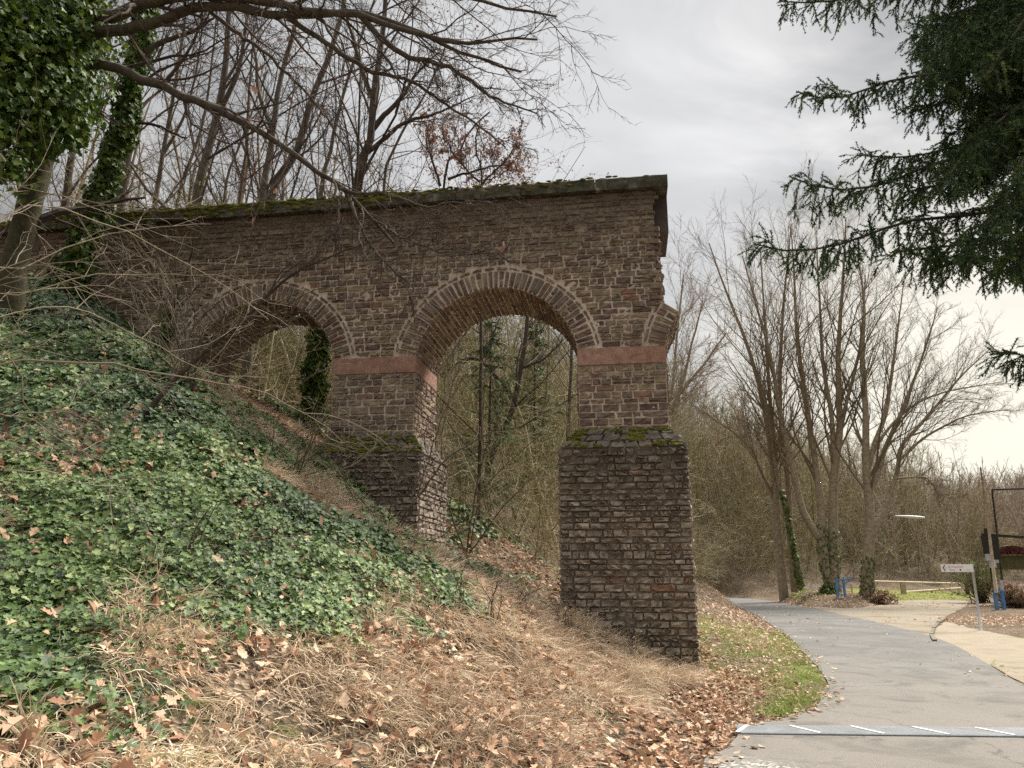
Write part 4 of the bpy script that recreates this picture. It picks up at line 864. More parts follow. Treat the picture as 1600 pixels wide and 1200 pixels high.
wood('far_wood', fw, 9, [dict(nc=15, t0=.06, t1=.98, ang=.6, lr=.34, rr=.45, m=4, gn=.12, up=.06, rmin=.028, shape=.6), dict(nc=6, t0=.15, t1=.98, ang=.6, lr=.5, rr=.6, m=3, gn=.14, up=.05, rmin=.026)], 608, M['twig_far'], r0=.09, k0=4)
fb = area(1500, 609, 14, 80, 58, 125, lambda x, y: (hraw(x, y) > .75) & (x > .22*y) & offroad(x, y) & ~inpoly(x, y, LAWN))
wood('far_brushwood', fb, 3.4, sub(BR, nc=(10, 7), rmin=(.016, .013)), 610, M['twig_olive'], r0=.025, k0=4, lean=.4)
# ---- conifers
def conifer(label, px, D, h, seed, r=.26):
    g = np.random.default_rng(seed); p = gp(*px) if D is None else at(*px, D); z = float(H(np.array([p[0]]), np.array([p[1]]))[0])
    e = empty('young_conifer', (p[0], p[1], z), label, 'conifer')
    P, R = limb(np.array([[0, 0, -.1], [0, 0, h/2], [.05, 0, h]]), h*.012, .01, 12); mb = MB(); tub(mb, P, R, 6, g); mb.build('trunk', M['bark_oak'], e)
    b, br_ = children(P, R, g, int(h*14), .08, .99, 1.5, 0, .4, 5, .05, .04, .006, labs=h*r, shape=.93)
    mb = MB(); tub(mb, b, br_, 3, g)
    x = np.repeat(b, 9, 0); K = len(x); t = g.uniform(.15, 1, K)*4; i = np.clip(t.astype(int), 0, 3); f = (t-i)[:, None]; a = np.arange(K)
    pos = x[a, i]*(1-f)+x[a, i+1]*f; d = norm(x[a, i+1]-x[a, i]); blades(mb, pos, d+g.normal(0, .7, d.shape), h*.05*g.uniform(.6, 1.3, K), np.full(K, .045*h/4), np.broadcast_to(np.array([0, 0, -.7]), d.shape), g, seg=2)
    return mb.build('crown', M['conifer'], e)
conifer('young green conifer on the slope behind the big arch', (765, 640), 23, 6.4, 701, r=.34)
conifer('second, lower conifer deeper in the brush behind the big arch', (835, 640), 30, 7.5, 702, r=.3)
conifer('small dark conifer high on the far wooded hill', (1438, 775), 120, 7., 703)
# ---- spruce at the right
g = np.random.default_rng(801); DS = 7.4
sx, sy = at(1780, 600, DS+.6)[:2]; sz = 0
spr = empty('spruce_tree', (sx, sy, sz), 'dark green spruce with drooping needled branches filling the upper right corner', 'spruce')
bs = np.array([sx, sy, sz]); Pt, Rt = limb(np.array([[0, 0, -.2], [0, 0, 4], [.03, 0, 8], [0, .02, 12]]), .2, .05, 24)
mb = MB(); tub(mb, Pt, Rt, 10, g); mb.build('trunk', M['bark_oak'], spr, smooth=True)
S = lambda px, r0: limb(np.array([at(*p) for p in px])-bs, r0, .006, 22)
tz = lambda py: (1780, py, DS+.6)
sl = [S([tz(-120), (1600, -60, 7.4), (1450, -18, 7), (1330, -2, 6.8), (1262, 4, 6.8), (1218, 2, 6.8)], .035),
 S([tz(-20), (1640, 40, 7.2), (1540, 82, 7), (1480, 112, 6.9), (1400, 124, 6.9), (1330, 148, 6.8), (1290, 154, 6.8), (1262, 152, 6.8), (1244, 143, 6.8)], .035),
 S([tz(120), (1660, 180, 7.6), (1540, 215, 7.5), (1450, 240, 7.4), (1395, 246, 7.4), (1340, 242, 7.4)], .03),
 S([tz(150), (1640, 200, 7.0), (1520, 240, 6.9), (1440, 262, 6.8), (1400, 282, 6.8), (1330, 296, 6.7), (1280, 292, 6.7), (1250, 285, 6.7), (1234, 276, 6.7)], .035),
 S([tz(260), (1640, 310, 6.9), (1520, 335, 6.7), (1420, 345, 6.6), (1370, 362, 6.6), (1300, 385, 6.5), (1240, 392, 6.5), (1200, 388, 6.5), (1178, 381, 6.5)], .032),
 S([tz(60), (1650, 130, 6.6), (1560, 190, 6.2), (1500, 250, 6), (1470, 300, 5.9)], .03), S([tz(200), (1650, 270, 6.4), (1570, 330, 6), (1500, 380, 5.8)], .03),
 S([tz(-150), (1680, -60, 6.8), (1570, 10, 6.3), (1490, 60, 6), (1440, 90, 5.9)], .03), S([tz(-100), (1660, -10, 8.6), (1560, 30, 9), (1470, 40, 9.3), (1420, 36, 9.5)], .03),
 S([tz(330), (1660, 365, 6.8), (1560, 380, 6.5), (1470, 385, 6.4), (1390, 395, 6.4)], .03), S([tz(100), (1690, 150, 6.4), (1620, 220, 5.9), (1580, 290, 5.6), (1560, 340, 5.5)], .03),
 S([tz(330), (1690, 370, 7.6), (1600, 400, 7.6), (1520, 410, 7.6), (1440, 405, 7.6)], .03), S([tz(0), (1680, 40, 8.2), (1590, 120, 8.4), (1500, 170, 8.6)], .03), S([tz(240), (1700, 280, 6.4), (1630, 340, 6), (1590, 400, 5.8), (1570, 430, 5.8)], .025),
 S([tz(520), (1700, 545, 6.8), (1640, 560, 6.6), (1600, 556, 6.5), (1566, 546, 6.5)], .02), S([tz(-200), (1720, -100, 6.4), (1640, -20, 6), (1580, 60, 5.8), (1540, 120, 5.7)], .03), S([tz(140), (1700, 200, 7.6), (1620, 280, 7.8), (1540, 330, 8)], .03)]
for k in range(32):   # inner branches that fill the crown's shaded middle
    px_, py_ = g.uniform(1400, 1640), g.uniform(-60, 320); d_ = g.uniform(5.8, 8.8); y0_ = py_-g.uniform(60, 190)
    sl.append(S([tz(y0_), ((1780+px_)/2+20, y0_+(py_-y0_)*.4, (d_+DS)/2), ((1780+px_)/2-60, y0_+(py_-y0_)*.75, (d_*2+DS)/3), (px_, py_, d_)], .03))
for k in range(26):   # branches on the far and right sides, the rest of the whorls
    a = g.uniform(-.5, 2.6); z = g.uniform(6.3, 11); l = (12.5-z)*.24+.3; d = np.array([math.cos(a), math.sin(a), 0])
    sl.append(limb(np.array([[0, 0, z], d*l*.5+[0, 0, z-.25*l*.5], d*l+[0, 0, z-.35*l]]), .03, .006, 22))
P0, R0 = stack(sl); mb = MB(); tub(mb, P0, R0, 6, g)
b1, r1 = children(P0, R0, g, 44, .10, .995, .75, 0, .35, 6, .10, -.15, .004, labs=.58, shape=.72, flat=.3, tip=.5)
b1b, r1b = children(P0, R0, g, 84, .08, .985, 1.2, 0, .3, 6, .08, -.42, .0035, labs=.50, shape=.42, tip=.5)
b1 = np.concatenate([b1, b1b]); r1 = np.concatenate([r1, r1b])
b2, r2 = children(b1, r1, g, 5, .15, .95, .7, 0, .7, 4, .1, -.12, .0025, labs=.19, shape=.4, tip=.6)
tub(mb, b1, r1, 3, g); tub(mb, b2, r2, 3, g); mb.build('branches', M['twig_dark'], spr)
def needles(mb, P, per_m, ln, w, g):
    L_ = np.linalg.norm(np.diff(P, axis=1), axis=2).sum(1); K = np.maximum(3, (L_*per_m).astype(int)); idx = np.repeat(np.arange(len(P)), K); N = len(idx); n = P.shape[1]
    t = g.uniform(0, 1, N)*(n-1); i = np.clip(t.astype(int), 0, n-2); f = (t-i)[:, None]
    p = P[idx, i]*(1-f)+P[idx, i+1]*f; d = norm(P[idx, i+1]-P[idx, i]); q = g.normal(0, 1, d.shape); q = norm(q-(q*d).sum(-1, keepdims=True)*d)
    e = norm(d*.75+q*.75); s = np.cross(e, norm(g.normal(0, 1, d.shape))); s = norm(s)*w/2; l = (ln*g.uniform(.7, 1.2, N))[:, None]
    V = np.stack([p-s, p+s, p+e*l], 1).reshape(-1, 3); rv = np.repeat(np.clip(g.normal(.4, .25, len(P)), 0, 1), K)
    mb.add(V, None, np.arange(N*3).reshape(N, 3), r3=rv)
mb = MB(); needles(mb, b1, 300, .03, .0095, g); needles(mb, b2, 260, .027, .0095, g); needles(mb, P0[:, 12:], 340, .03, .009, g); mb.build('needles', M['needle'], spr)
# ------------------------------------------------------------------ ground cover (stuff)
g = np.random.default_rng(901)
W = lambda pts: np.array([gp(*p)[:2] for p in pts])
IVY = W([(-60, 470), (60, 442), (130, 470), (215, 540), (300, 600), (370, 660), (430, 720), (520, 775), (590, 830), (650, 870), (690, 905), (700, 940), (640, 965), (560, 975), (480, 958), (400, 968), (330, 985), (250, 950), (190, 965), (140, 985), (135, 1040), (95, 1085), (40, 1120), (-80, 1140)])
STRIP = W([(410, 728), (440, 732), (520, 780), (600, 838), (660, 880), (740, 930), (700, 920), (620, 868), (540, 812), (440, 760)])
def scatter(n, x0, x1, y0, y1):
    return g.uniform(x0, x1, n), g.uniform(y0, y1, n)
def under(x, y):      # true where masonry stands
    u = (x-ORG[0])*EX[0]+(y-ORG[1])*EX[1]; v = vloc(x, y)
    return (v > -.02) & (v < 2.12) & (((u > -2.2) & (u < .1)) | ((u > -6.85) & (u < -4.62)) | ((u > -11.2) & (u < -9.5)) | (u < -11))
def dens(x, y, poly, edge=.5, seed=0):
    d = pdist(x, y, poly); d = np.where(inpoly(x, y, poly), d, -d)
    return np.clip(.5+(d+.9*fbm(x*1.1, y*1.1, seed, 3))/edge, 0, 1)
def far_thin(x, y, ref=7.): return np.clip((ref/np.maximum(np.hypot(x, y), 2))**1.3, .12, 1)
def ground3(x, y, up=0.): return np.stack([x, y, H(x, y)+up], -1)
# ivy carpet
x, y = scatter(520000, -10, 1.5, 2, 15.5)
x2, y2 = scatter(16000, -7.5, 1, 11.0, 14.2)
x = np.concatenate([x, x2]); y = np.concatenate([y, y2])
dI = dens(x, y, IVY, 1.1, 41); u_ = (x-ORG[0])*EX[0]+(y-ORG[1])*EX[1]
back_sl = ((u_ < -3.2) & (vloc(x, y) > -1.5) & (vloc(x, y) < 0))*.9
strip_ = dens(x, y, STRIP, .25, 44)
clump = np.clip(.72+1.5*fbm(x*1.6, y*1.6, 51, 3), .1, 1)
k = (g.random(len(x)) < np.maximum(dI, back_sl)*(1-.9*strip_)*clump*np.clip(far_thin(x, y, 8.5)*1.25, 0, 1)) & ~under(x, y); x, y = x[k], y[k]
n = gnormal(x, y); pos = ground3(x, y)+n*(g.uniform(.0, 1, len(x))**1.2*(.03+.2*np.clip(.5+1.3*fbm(x*2.2, y*2.2, 52, 3), 0, 1)))[:, None]
mb = MB(); rv = np.clip(.45+.55*fbm(x*.8, y*.8, 53, 2)+g.normal(0, .23, len(x)), 0, 1)
leaves(mb, pos, norm(n+g.normal(0, .42, n.shape)+np.array([.05, -.25, .15])), g.uniform(.5, 1.75, len(x))*.041*np.clip(np.hypot(x, y)/9, 1, 1.4), IV, IVF, g, rv=rv); mb.build('ivy_carpet', M['ivy'], kind='stuff'); print('ivy', len(x))
# dead leaves
xs = []; 
for N, b in ((46000, (-7, 4.5, 2.2, 14.)), (120000, (2, 26, 7, 52)), (9000, (-6, 8, 13.5, 30))):
    q = scatter(N, *b); xs.append(np.stack(q, -1))
xy = np.concatenate(xs); x, y = xy[:, 0], xy[:, 1]
fm = flat_mask(x, y); dI = dens(x, y, IVY, .5, 41)
bank = np.clip(.5+1.2*fbm(x*1.3, y*1.3, 61, 3), .05, 1)
mound = np.clip(1.25-np.hypot((x-19.5)/9, (y-45)/5), 0, 1)
rp = atz(1590, 975); rmound = np.clip(1.3-np.hypot((x-rp[0]-1.5)/6, (y-rp[1]-2.)/3.2), 0, 1)
gut = np.clip(1.1-pdist(x, y, [q for q in [atz(1120, 1200)[:2], atz(1150, 1130)[:2], atz(1130, 1080)[:2], wl(.2, -.6, 0)[:2], wl(-.6, -.5, 0)[:2], wl(.2, -.4, 0)[:2]]])/.9, 0, 1)
verge = np.clip(1.4-np.abs(pdist(x, y, road_left))/3.0, 0, 1)*(hraw(x, y) > -.2)*.8
p = np.where(y < 14.2, bank*np.where(dI > .5, .3, .7), .35)
p = np.where((x > 2.5) & (y > 9), verge*.8, p); p = np.maximum(p, gut); p = np.maximum(p, np.maximum(mound, rmound)*.9)
inroad = inpoly(x, y, ROAD); indr = inpoly(x, y, DRIVE); insand = inpoly(x, y, SAND)
p = np.where(inroad, np.clip(.35-pdist(x, y, road_left)*1.2, .001, 1)*.5+.012*np.exp(-((y-30)/12)**2), p); p = np.where(indr, p*.10, p); p = np.where(insand, p*.02, p)
lw = inpoly(x, y, VG); p = np.where(lw, .2, p); p = np.where(inpoly(x, y, LAWN), .02, p)
p *= np.clip(9/np.maximum(np.hypot(x, y), 4), .25, 1)**.5
k = (g.random(len(x)) < p) & ~under(x, y); x, y = x[k], y[k]; n = gnormal(x, y); n[inpoly(x, y, ROAD)] = [0, 0, 1]
up = np.where(dens(x, y, IVY, .5, 41) > .5, .09, np.where((y < 13) & (x < 1.5), .085, .02))*g.uniform(.3, 1.3, len(x))+np.where(inpoly(x, y, ROAD) | inpoly(x, y, DRIVE) | inpoly(x, y, SAND), .02, 0)
tl = np.where(inpoly(x, y, ROAD), .12, .38)[:, None]
mb = MB(); leaves(mb, ground3(x, y)+n*up[:, None], norm(n+g.normal(0, 1, n.shape)*tl), g.uniform(.6, 1.3, len(x))*np.where(y > 16, .10, .10)*np.where((x > 1.6) & (y > 6) & (y < 16), .8, 1), OK_, OKF, g, curl=.35, rv=np.clip(g.normal(.5, .25, len(x))+.25*(y > 13), 0, 1)); mb.build('fallen_leaves', M['leaf'], kind='stuff'); print('leaves', len(x))
# dry grass tufts on the bank
def tufts(x, y, per, L0, wid, name, m, rv0=.45, spread=.5, dn=.55, clip=None, rvs=.2):
    n = gnormal(x, y); N = len(x); idx = np.repeat(np.arange(N), per); K = len(idx)
    hz = norm(np.stack([n[:, 0], n[:, 1], np.zeros(N)], -1)+1e-6)          # downhill
    c = ground3(x, y); p = c[idx]+g.normal(0, .05, (K, 3))*np.array([1, 1, 0]); p[:, 2] = H(p[:, 0], p[:, 1])-.01
    ln_ = g.normal(0, .55, (N, 3)); d = norm(n[idx]*.8+hz[idx]*.3+ln_[idx]+g.normal(0, spread, (K, 3))); dr = hz[idx]*dn+ln_[idx]*.5+np.array([0, 0, -1.1])+g.normal(0, .25, (K, 3))
    ln = (L0*g.uniform(.6, 1.35, N))[idx]*g.uniform(.5, 1.2, K)
    rv = np.clip(rv0+fbm(x*1.1, y*1.1, 71, 2)*.5+g.normal(0, rvs*.5, N), 0, 1)[idx]+g.normal(0, rvs, K)
    mb = MB(); blades(mb, p, d, ln, wid*g.uniform(.6, 1.4, K), dr*1.35, g, seg=4, rv=np.clip(rv, 0, 1)); print(name, K)
    return mb.build(name, m, kind='stuff')
x, y = scatter(21000, -6, 3.5, 2.4, 13.6); dI = dens(x, y, IVY, .9, 41); st_ = dens(x, y, STRIP, .25, 44)
p = np.clip(.6+1.3*fbm(x*1.4, y*1.4, 81, 3), .06, 1)*(1-dI)*(hraw(x, y) > .12); p = np.maximum(p, st_*.9)
rgt = np.clip((x-(.0+.0*y))/1.5, 0, 1); p = np.maximum(p, rgt*.75*(1-dI)*(hraw(x, y) > .12))
p = np.where(inpoly(x, y, ROAD) | (flat_mask(x, y) < .9), 0, p)*np.where(vloc(x, y) > -.05, 0, 1)
k = (g.random(len(x)) < p) & ~under(x, y); x, y = x[k], y[k]
tufts(x, y, 24, .29, .0125, 'dry_grass', M['drygrass'])
x, y = scatter(26000, -6, 3.5, 2.4, 13.6); k = (g.random(len(x)) < np.clip(.55+fbm(x*1.5, y*1.5, 83, 3), 0, 1)*(1-.93*dens(x, y, IVY, .5, 41))) & (hraw(x, y) > .1) & (flat_mask(x, y) > .9) & ~under(x, y); x, y = x[k], y[k]; n = gnormal(x, y)
mb = MB(); tt = norm(np.cross(n, g.normal(0, 1, n.shape))); blades(mb, ground3(x, y)+n*g.uniform(.01, .09, (len(x), 1)), tt+g.normal(0, .2, n.shape), g.uniform(.05, .2, len(x)), np.full(len(x), .007), g.normal(0, .7, n.shape), g, seg=3); mb.build('broken_straw', M['drygrass'], kind='stuff')
# thinner grass on the verge beyond the pier, and the tall dry stems there
x, y = scatter(6500, 2.8, 13, 10.5, 44); d = pdist(x, y, road_left)
p = np.where(d < 2.6, .55, .12)*(~inpoly(x, y, ROAD))*(flat_mask(x, y) > .05)*np.clip(12/np.hypot(x, y), .3, 1)*(x < np.interp(y, road_left[:, 1], road_left[:, 0]))
k = (g.random(len(x)) < p) & ~under(x, y); x, y = x[k], y[k]; tufts(x, y, 16, .22, .008, 'verge_dry_grass', M['drygrass'], .55)
x, y = scatter(20000, 3.0, 9.5, 8.0, 24); fr = np.maximum(dens(x, y, VG, .4, 91), .8*np.clip(1.2-pdist(x, y, road_left)/3, 0, 1)*(y > 9)*(.5+fbm(x*1.5, y*1.5, 17, 2)))
k = (g.random(len(x)) < fr) & ~inpoly(x, y, ROAD+0) & ~under(x, y); x, y = x[k], y[k]; tufts(x, y, 14, .15, .007, 'verge_grass', M['grass'], .5, dn=.2, spread=.6)
q = LAWN; x, y = scatter(9000, 22, 48, 52, 72); k = inpoly(x, y, q); x, y = x[k], y[k]; tufts(x, y, 8, .16, .03, 'lawn_grass', M['grass'], .85, dn=.1)
x, y = scatter(2500, 13, 24, 42, 51); k = (hraw(x, y) > .2) & (g.random(len(x)) < .5*np.clip(1.2-np.hypot((x-16.4)/3, (y-46.5)/2.5), 0, 1)) & (flat_mask(x, y) > .6); x, y = x[k], y[k]; tufts(x, y, 14, .3, .02, 'mossy_mound_grass', M['grass'], .35, dn=.2)
q = scatter(7000, -9.5, 3.6, 12.6, 24); x, y = q; u_ = (x-ORG[0])*EX[0]+(y-ORG[1])*EX[1]; k = (vloc(x, y) > -.3) & (vloc(x, y) < 8) & (u_ < 0) & (g.random(len(x)) < np.clip(.45+fbm(x*.8, y*.8, 96, 3), .1, .9)) & ~under(x, y); x, y = x[k], y[k]; tufts(x, y, 12, .3, .009, 'arch_dry_grass', M['drygrass'], .35)
q = scatter(22000, -9.5, 3.6, 12.6, 24); x, y = q; k = (vloc(x, y) > -.3) & (vloc(x, y) < 8) & (g.random(len(x)) < .5) & ~under(x, y); x, y = x[k], y[k]; n = gnormal(x, y)
mb = MB(); leaves(mb, ground3(x, y)+n*.03, norm(n+g.normal(0, .35, n.shape)), g.uniform(.7, 1.3, len(x))*.10, OK_, OKF, g, curl=.35, rv=np.clip(g.normal(.35, .2, len(x)), 0, 1)); mb.build('arch_fallen_leaves', M['leaf'], kind='stuff')
# a few green and mossy tufts in the straw
q = scatter(2600, -5, 3, 2.6, 12); x, y = q; k = (g.random(len(x)) < np.clip(2.2*fbm(x*1.2, y*1.2, 97, 3)-.2, 0, 1)*(1-dens(x, y, IVY, .6, 41))) & (hraw(x, y) > .1) & (flat_mask(x, y) > .9) & ~under(x, y); x, y = x[k], y[k]; tufts(x, y, 16, .16, .007, 'bank_green_grass', M['grass'], .3)
# understory green/brown scrub leaves behind the arch
x, y = scatter(40000, -9, 3.5, 14.5, 21); k = (vloc(x, y) > 2.2) & (g.random(len(x)) < np.clip(.3+1.6*fbm(x*.7, y*.7, 95, 3), 0, .9)); x, y = x[k], y[k]
mb = MB(); n = gnormal(x, y); leaves(mb, ground3(x, y)+n*(g.uniform(0, 1, len(x))**2*.45*np.clip(.5+fbm(x, y, 3), 0, 1))[:, None], norm(n+g.normal(0, .6, n.shape)), g.uniform(.6, 1.2, len(x))*.10, IV, IVF, g); mb.build('scrub_leaves', M['ivy'], kind='stuff')
# small dead stems on the bank (dock and bramble stalks)
g2 = np.random.default_rng(905)
for i, (px, py) in enumerate([(718, 970), (768, 985), (872, 985), (892, 992), (985, 1030), (820, 965), (300, 905), (395, 830), (425, 870)]):
    c = gp(px, py); h = g2.uniform(.35, .7); n_ = 3+int(g2.integers(3))
    limbs = [limb(np.array([[0, 0, -.05], [g2.normal(0, .05), g2.normal(0, .05), h*.5], [g2.normal(0, .12), g2.normal(0, .1), h*g2.uniform(.8, 1.1)]])+c, .006, .003, 8) for _ in range(n_)]
    P, R = stack(limbs); mb = MB(); tub(mb, P-c, R, 4, g2); b, rb = children(P-c, R, g2, 5, .4, .98, .5, .25, .7, 3, .15, .0, .003); tub(mb, b, rb, 3, g2)
    o = mb.build('dead_stalk', M['twig_dark'], label=['clump of dead dark stalks at the upper middle of the dry grass', 'dead stalks right beside the upper clump in dry grass', 'dead dark stalks left of the pair nearest the end pier', 'dead dark stalks nearest the end pier, in a pair', 'dead stalks low on the grass bank below the end pier', 'dead stalks between two other clumps above the dry grass', 'lone dead stalk at the lower edge of the ivy', 'dead stalk standing in the middle of the ivy slope', 'dead stalk in the ivy just below another one'][i], cat='stalk', group='dead stalks on the bank'); o.location = tuple(c)
# a bare branch lying across the foot of the middle pier and a root by the end pier
a = gp(655, 848); mb = MB(); P, R = limb(np.array([a+[0, -.1, .12], a+[.35, -.1, .10], a+[.7, -.12, .16]]), .016, .008, 10); tub(mb, P-a, R, 6, g2); o = mb.build('fallen_branch', M['twig_pale'], label='pale barkless branch lying at the foot of the middle pier', cat='branch'); o.location = tuple(a)
a = gp(1030, 1048); mb = MB(); P, R = limb(np.array([a+[-.15, 0, .05], a+[.1, -.02, .0], a+[.35, -.05, .07]]), .014, .007, 10); tub(mb, P-a, R, 6, g2); o = mb.build('fallen_branch', M['wood'], label='curved bare stick lying against the base of the end pier', cat='branch'); o.location = tuple(a)
# ------------------------------------------------------------------ street things
hz = lambda p: float(H(np.array([p[0]]), np.array([p[1]]))[0])
# drain channel across the road
A0 = atz(1150, 1143); A1 = atz(1600, 1148); A2 = A1+(A1-A0)*.9; ddir = norm(A2-A0); dn = np.array([-ddir[1], ddir[0], 0]); wdt = .42; Ln = np.linalg.norm(A2-A0)
dr = empty('drain_channel', (A0[0], A0[1], .016), 'long grey steel drain grating with pale cross bars, let into the road', 'drain', rz=math.atan2(ddir[1], ddir[0]))
mb = MB(); mb.box((Ln/2, 0, .0), (Ln, wdt, .012)); mb.build('channel_bed', M['ink'], dr)
mb = MB()
for k in range(11): mb.box((Ln/2, -wdt/2+.025+k*(wdt-.05)/10, .009), (Ln-.02, .029, .010))
mb.build('grating', M['grate'], dr)
mb = MB()
for s in (-1, 1): mb.box((Ln/2, s*(wdt/2+.012), .004), (Ln, .022, .018))
mb.build('frame', M['grate'], dr)
x = .04; 
for k in range(7):
    mb = MB(); cx = .07+k*.66
    if cx > Ln-.1: break
    sg = 1 if k == 0 else -1
    mb.bar((cx-sg*.10, -wdt/2+.01, .0165), (cx+sg*.10, wdt/2-.01, .0165), .045, .008); mb.build('cross_bar', M['lampwhite'], dr)
# fingerpost
b = atz(1533, 985); b[2] = 0; Ds = b[1]; top = at(1519, 881, Ds)[2]
fp = empty('fingerpost', (b[0], b[1], 0), 'white direction sign with black arrow and red lettering on a thin galvanised post', 'sign')
mb = MB(); mb.tube([(0, 0, -.2), (0, 0, top)], .038, 12); mb.build('post', M['galv'], fp, smooth=True)
L_ = .97; hh = .235; zc = top-hh/2-.01
sb = MB(); sb.box((-L_/2-.02, -.05, zc), (L_+.02, .025, hh)); so = sb.build('sign_board', M['white'], fp)
mb = MB()
mb = None
for dz in (-.08, .08): mb = MB(); mb.box((0, -.0, zc+dz), (.09, .09, .025)); mb.build('clamp', M['galv'], fp)
mb = MB(); yy = -.0655
for s in (-1, 1): mb.bar((-L_+.02, yy, zc), (-L_+.085, yy, zc+s*.085), .006, .026) if False else mb.add([[-L_+.015, yy, zc], [-L_+.045, yy, zc], [-L_+.105, yy, zc+s*.09], [-L_+.07, yy, zc+s*.09]], [[0, 1, 2, 3][::s]])
mb.build('arrow', M['ink'], so)
def text(body, size, loc, m, parent, name='lettering'):
    cu = bpy.data.curves.new(name, 'FONT'); cu.body = body; cu.size = size; cu.extrude = .0008
    t = bpy.data.objects.new(name, cu); C.objects.link(t); dg = bpy.context.evaluated_depsgraph_get(); dg.update()
    me = bpy.data.meshes.new_from_object(t.evaluated_get(dg)); bpy.data.objects.remove(t); me.materials.clear(); me.materials.append(m)
    o = bpy.data.objects.new(name, me); C.objects.link(o); o.parent = parent; o.location = loc; o.rotation_euler = (PI/2, 0, 0); return o
text('Zu Messerbruch', .072, (-.79, -.065, zc+.018), M['redink'], so)
text('Tannen', .066, (-.77, -.065, zc-.072), M['redink'], so)
mb = MB(); mb.tube([(-.415, -.064, zc-.055), (-.415, -.066, zc-.055)], .026, 14); mb.build('emblem', M['ink'], so)
mb = MB(); mb.box((-.205, -.064, zc-.05), (.012, .003, .05)); mb.build('emblem', M['galv'], so)
mb = MB(); mb.tube([(-.86, -.0625, zc), (-.86, -.0645, zc)], .02, 12); mb.build('emblem', M['galv'], so)
# raised barrier on its blue stand
b = atz(1562, 953); Db = b[1]; t0 = at(1560, 945, Db); tt = at(1532, 730, Db-1.0)
bar = empty('road_barrier', (b[0], b[1], 0), 'raised slender whitish barrier boom standing in a blue stand among dead leaves', 'barrier'); z0 = hz(b)
o0 = np.array([b[0], b[1], 0])
mb = MB(); mb.box((-.12, 0, z0+.42), (.12, .14, 1.05)); mb.box((.26, .05, z0+.38), (.12, .14, .95)); mb.box((.07, .02, z0+.88), (.5, .1, .08)); mb.box((.07, .02, z0+.3), (.4, .06, .06)); mb.build('stand', M['blue'], bar)
mb = MB(); mb.tube([np.array([-.12, -.12, z0+.8]), (np.array([-.12, -.12, z0+.8])+(tt-o0))/2+[.02, 0, 0], tt-o0], [.085, .062, .035], 10); mb.build('boom', M['wood'], bar, smooth=True)
mb = MB(); mb.box((.3, .05, z0+1.12), (.1, .12, .5)); mb.build('upright', M['galv'], bar)
mb = MB(); mb.box((-.09, -.12, z0+2.1), (.22, .22, .3)); mb.build('junction_box', M['galv'], bar)
# blue boom rest
b = atz(1320, 944); b = at(1318, 944, 43.5); z0 = hz(b); b[2] = z0
br_ = empty('boom_rest', b, 'blue tubular steel rest with a side arm under the tall trees', 'barrier rest')
mb = MB()
for x_ in (-.28, .12): mb.box((x_, 0, .45), (.1, .1, 1.05))
mb.box((-.08, 0, .55), (.4, .07, .07)); mb.box((-.08, 0, .15), (.4, .07, .07)); mb.build('post', M['blue'], br_)
mb = MB(); mb.box((.2, -.01, .95), (.95, .09, .08)); mb.bar((.1, -.01, .68), (.45, -.01, .9), .05); mb.build('arm', M['blue'], br_)
# white rail barrier across the drive, with its post; pale log rail below
Dw = 58.
pa = at(1362, 908, Dw); pb = at(1513, 912, Dw); wr = empty('barrier_rail', (pa[0], pa[1], hz(pa)), 'long pale horizontal rail closing the drive before the lawn', 'barrier'); o0 = np.array(wr.location)
mb = MB(); mb.tube([pa-o0, pb-o0], .055, 8); mb.build('rail', M['palewood'], wr, smooth=True)
mb = MB(); q = at(1411, 912, Dw); mb.box((q[0]-o0[0], .05, (q[2]+hz(q))/2-o0[2]), (.34, .2, q[2]-hz(q)+.3)); mb.build('post', M['wood'], wr)
q2 = at(1510, 912, Dw); mb = MB(); mb.box((q2[0]-o0[0], .05, (q2[2]+hz(q2))/2-o0[2]), (.18, .18, q2[2]-hz(q2)+.3)); mb.build('post', M['darkwood'], wr)
q3 = at(1365, 909, Dw); mb = MB(); mb.box((q3[0]-o0[0], .05, (q3[2]+hz(q3))/2-o0[2]), (.18, .18, q3[2]-hz(q3)+.3)); mb.build('post', M['darkwood'], wr)
pa = at(1383, 928, 59.5); pb = at(1502, 919, 59.5); mb = MB(); mb.tube([np.zeros(3), pb-pa], [.10, .075], 8); 
for f in (.02, .62, .97):
    q = pa+(pb-pa)*f; mb.box((q-pa)+np.array([0, .12, (hz(q)-q[2])/2-.1]), (.12, .1, abs(q[2]-hz(q))+.25))
o = mb.build('log_rail', M['palewood'], label='pale sloping log rail below the barrier rail, above the lawn', cat='rail', smooth=False); o.location = tuple(pa)
# picket fence beyond the lawn
def picket(label, x0, x1, yb, yt, D, m, sp, seed, miss=.1, name='picket_fence'):
    g_ = np.random.default_rng(seed); a = at(x0, yb, D); c = at(x1, yb, D); e = empty(name, (a[0], a[1], hz(a)), label, 'fence'); o0 = np.array(e.location); hgt = at(x0, yt, D)[2]-at(x0, yb, D)[2]; n = int((c[0]-a[0])/sp)
    mb = MB()
    for k in range(n):
        if g_.random() < miss: continue
        x_ = k*sp+g_.normal(0, .02); q = np.array([a[0]+x_, D, 0]); z = hz(q)-o0[2]; h_ = hgt*g_.uniform(.85, 1.08); mb.bar((x_, 0, z-.1), (x_+g_.normal(0, .05), 0, z+h_), .07, .025)
    mb.build('pickets', m, e)
    for f in (.35, .8):
        mb = MB(); mb.bar((0, .04, hz(a)-o0[2]+hgt*f), (c[0]-a[0], .04, hz(c)-o0[2]+hgt*f), .06, .04); mb.build('rail', m, e)
    return e
picket('grey picket fence running behind the barrier rail and the lawn', 1385, 1512, 928, 914, 68, M['wood'], .17, 31, .25)
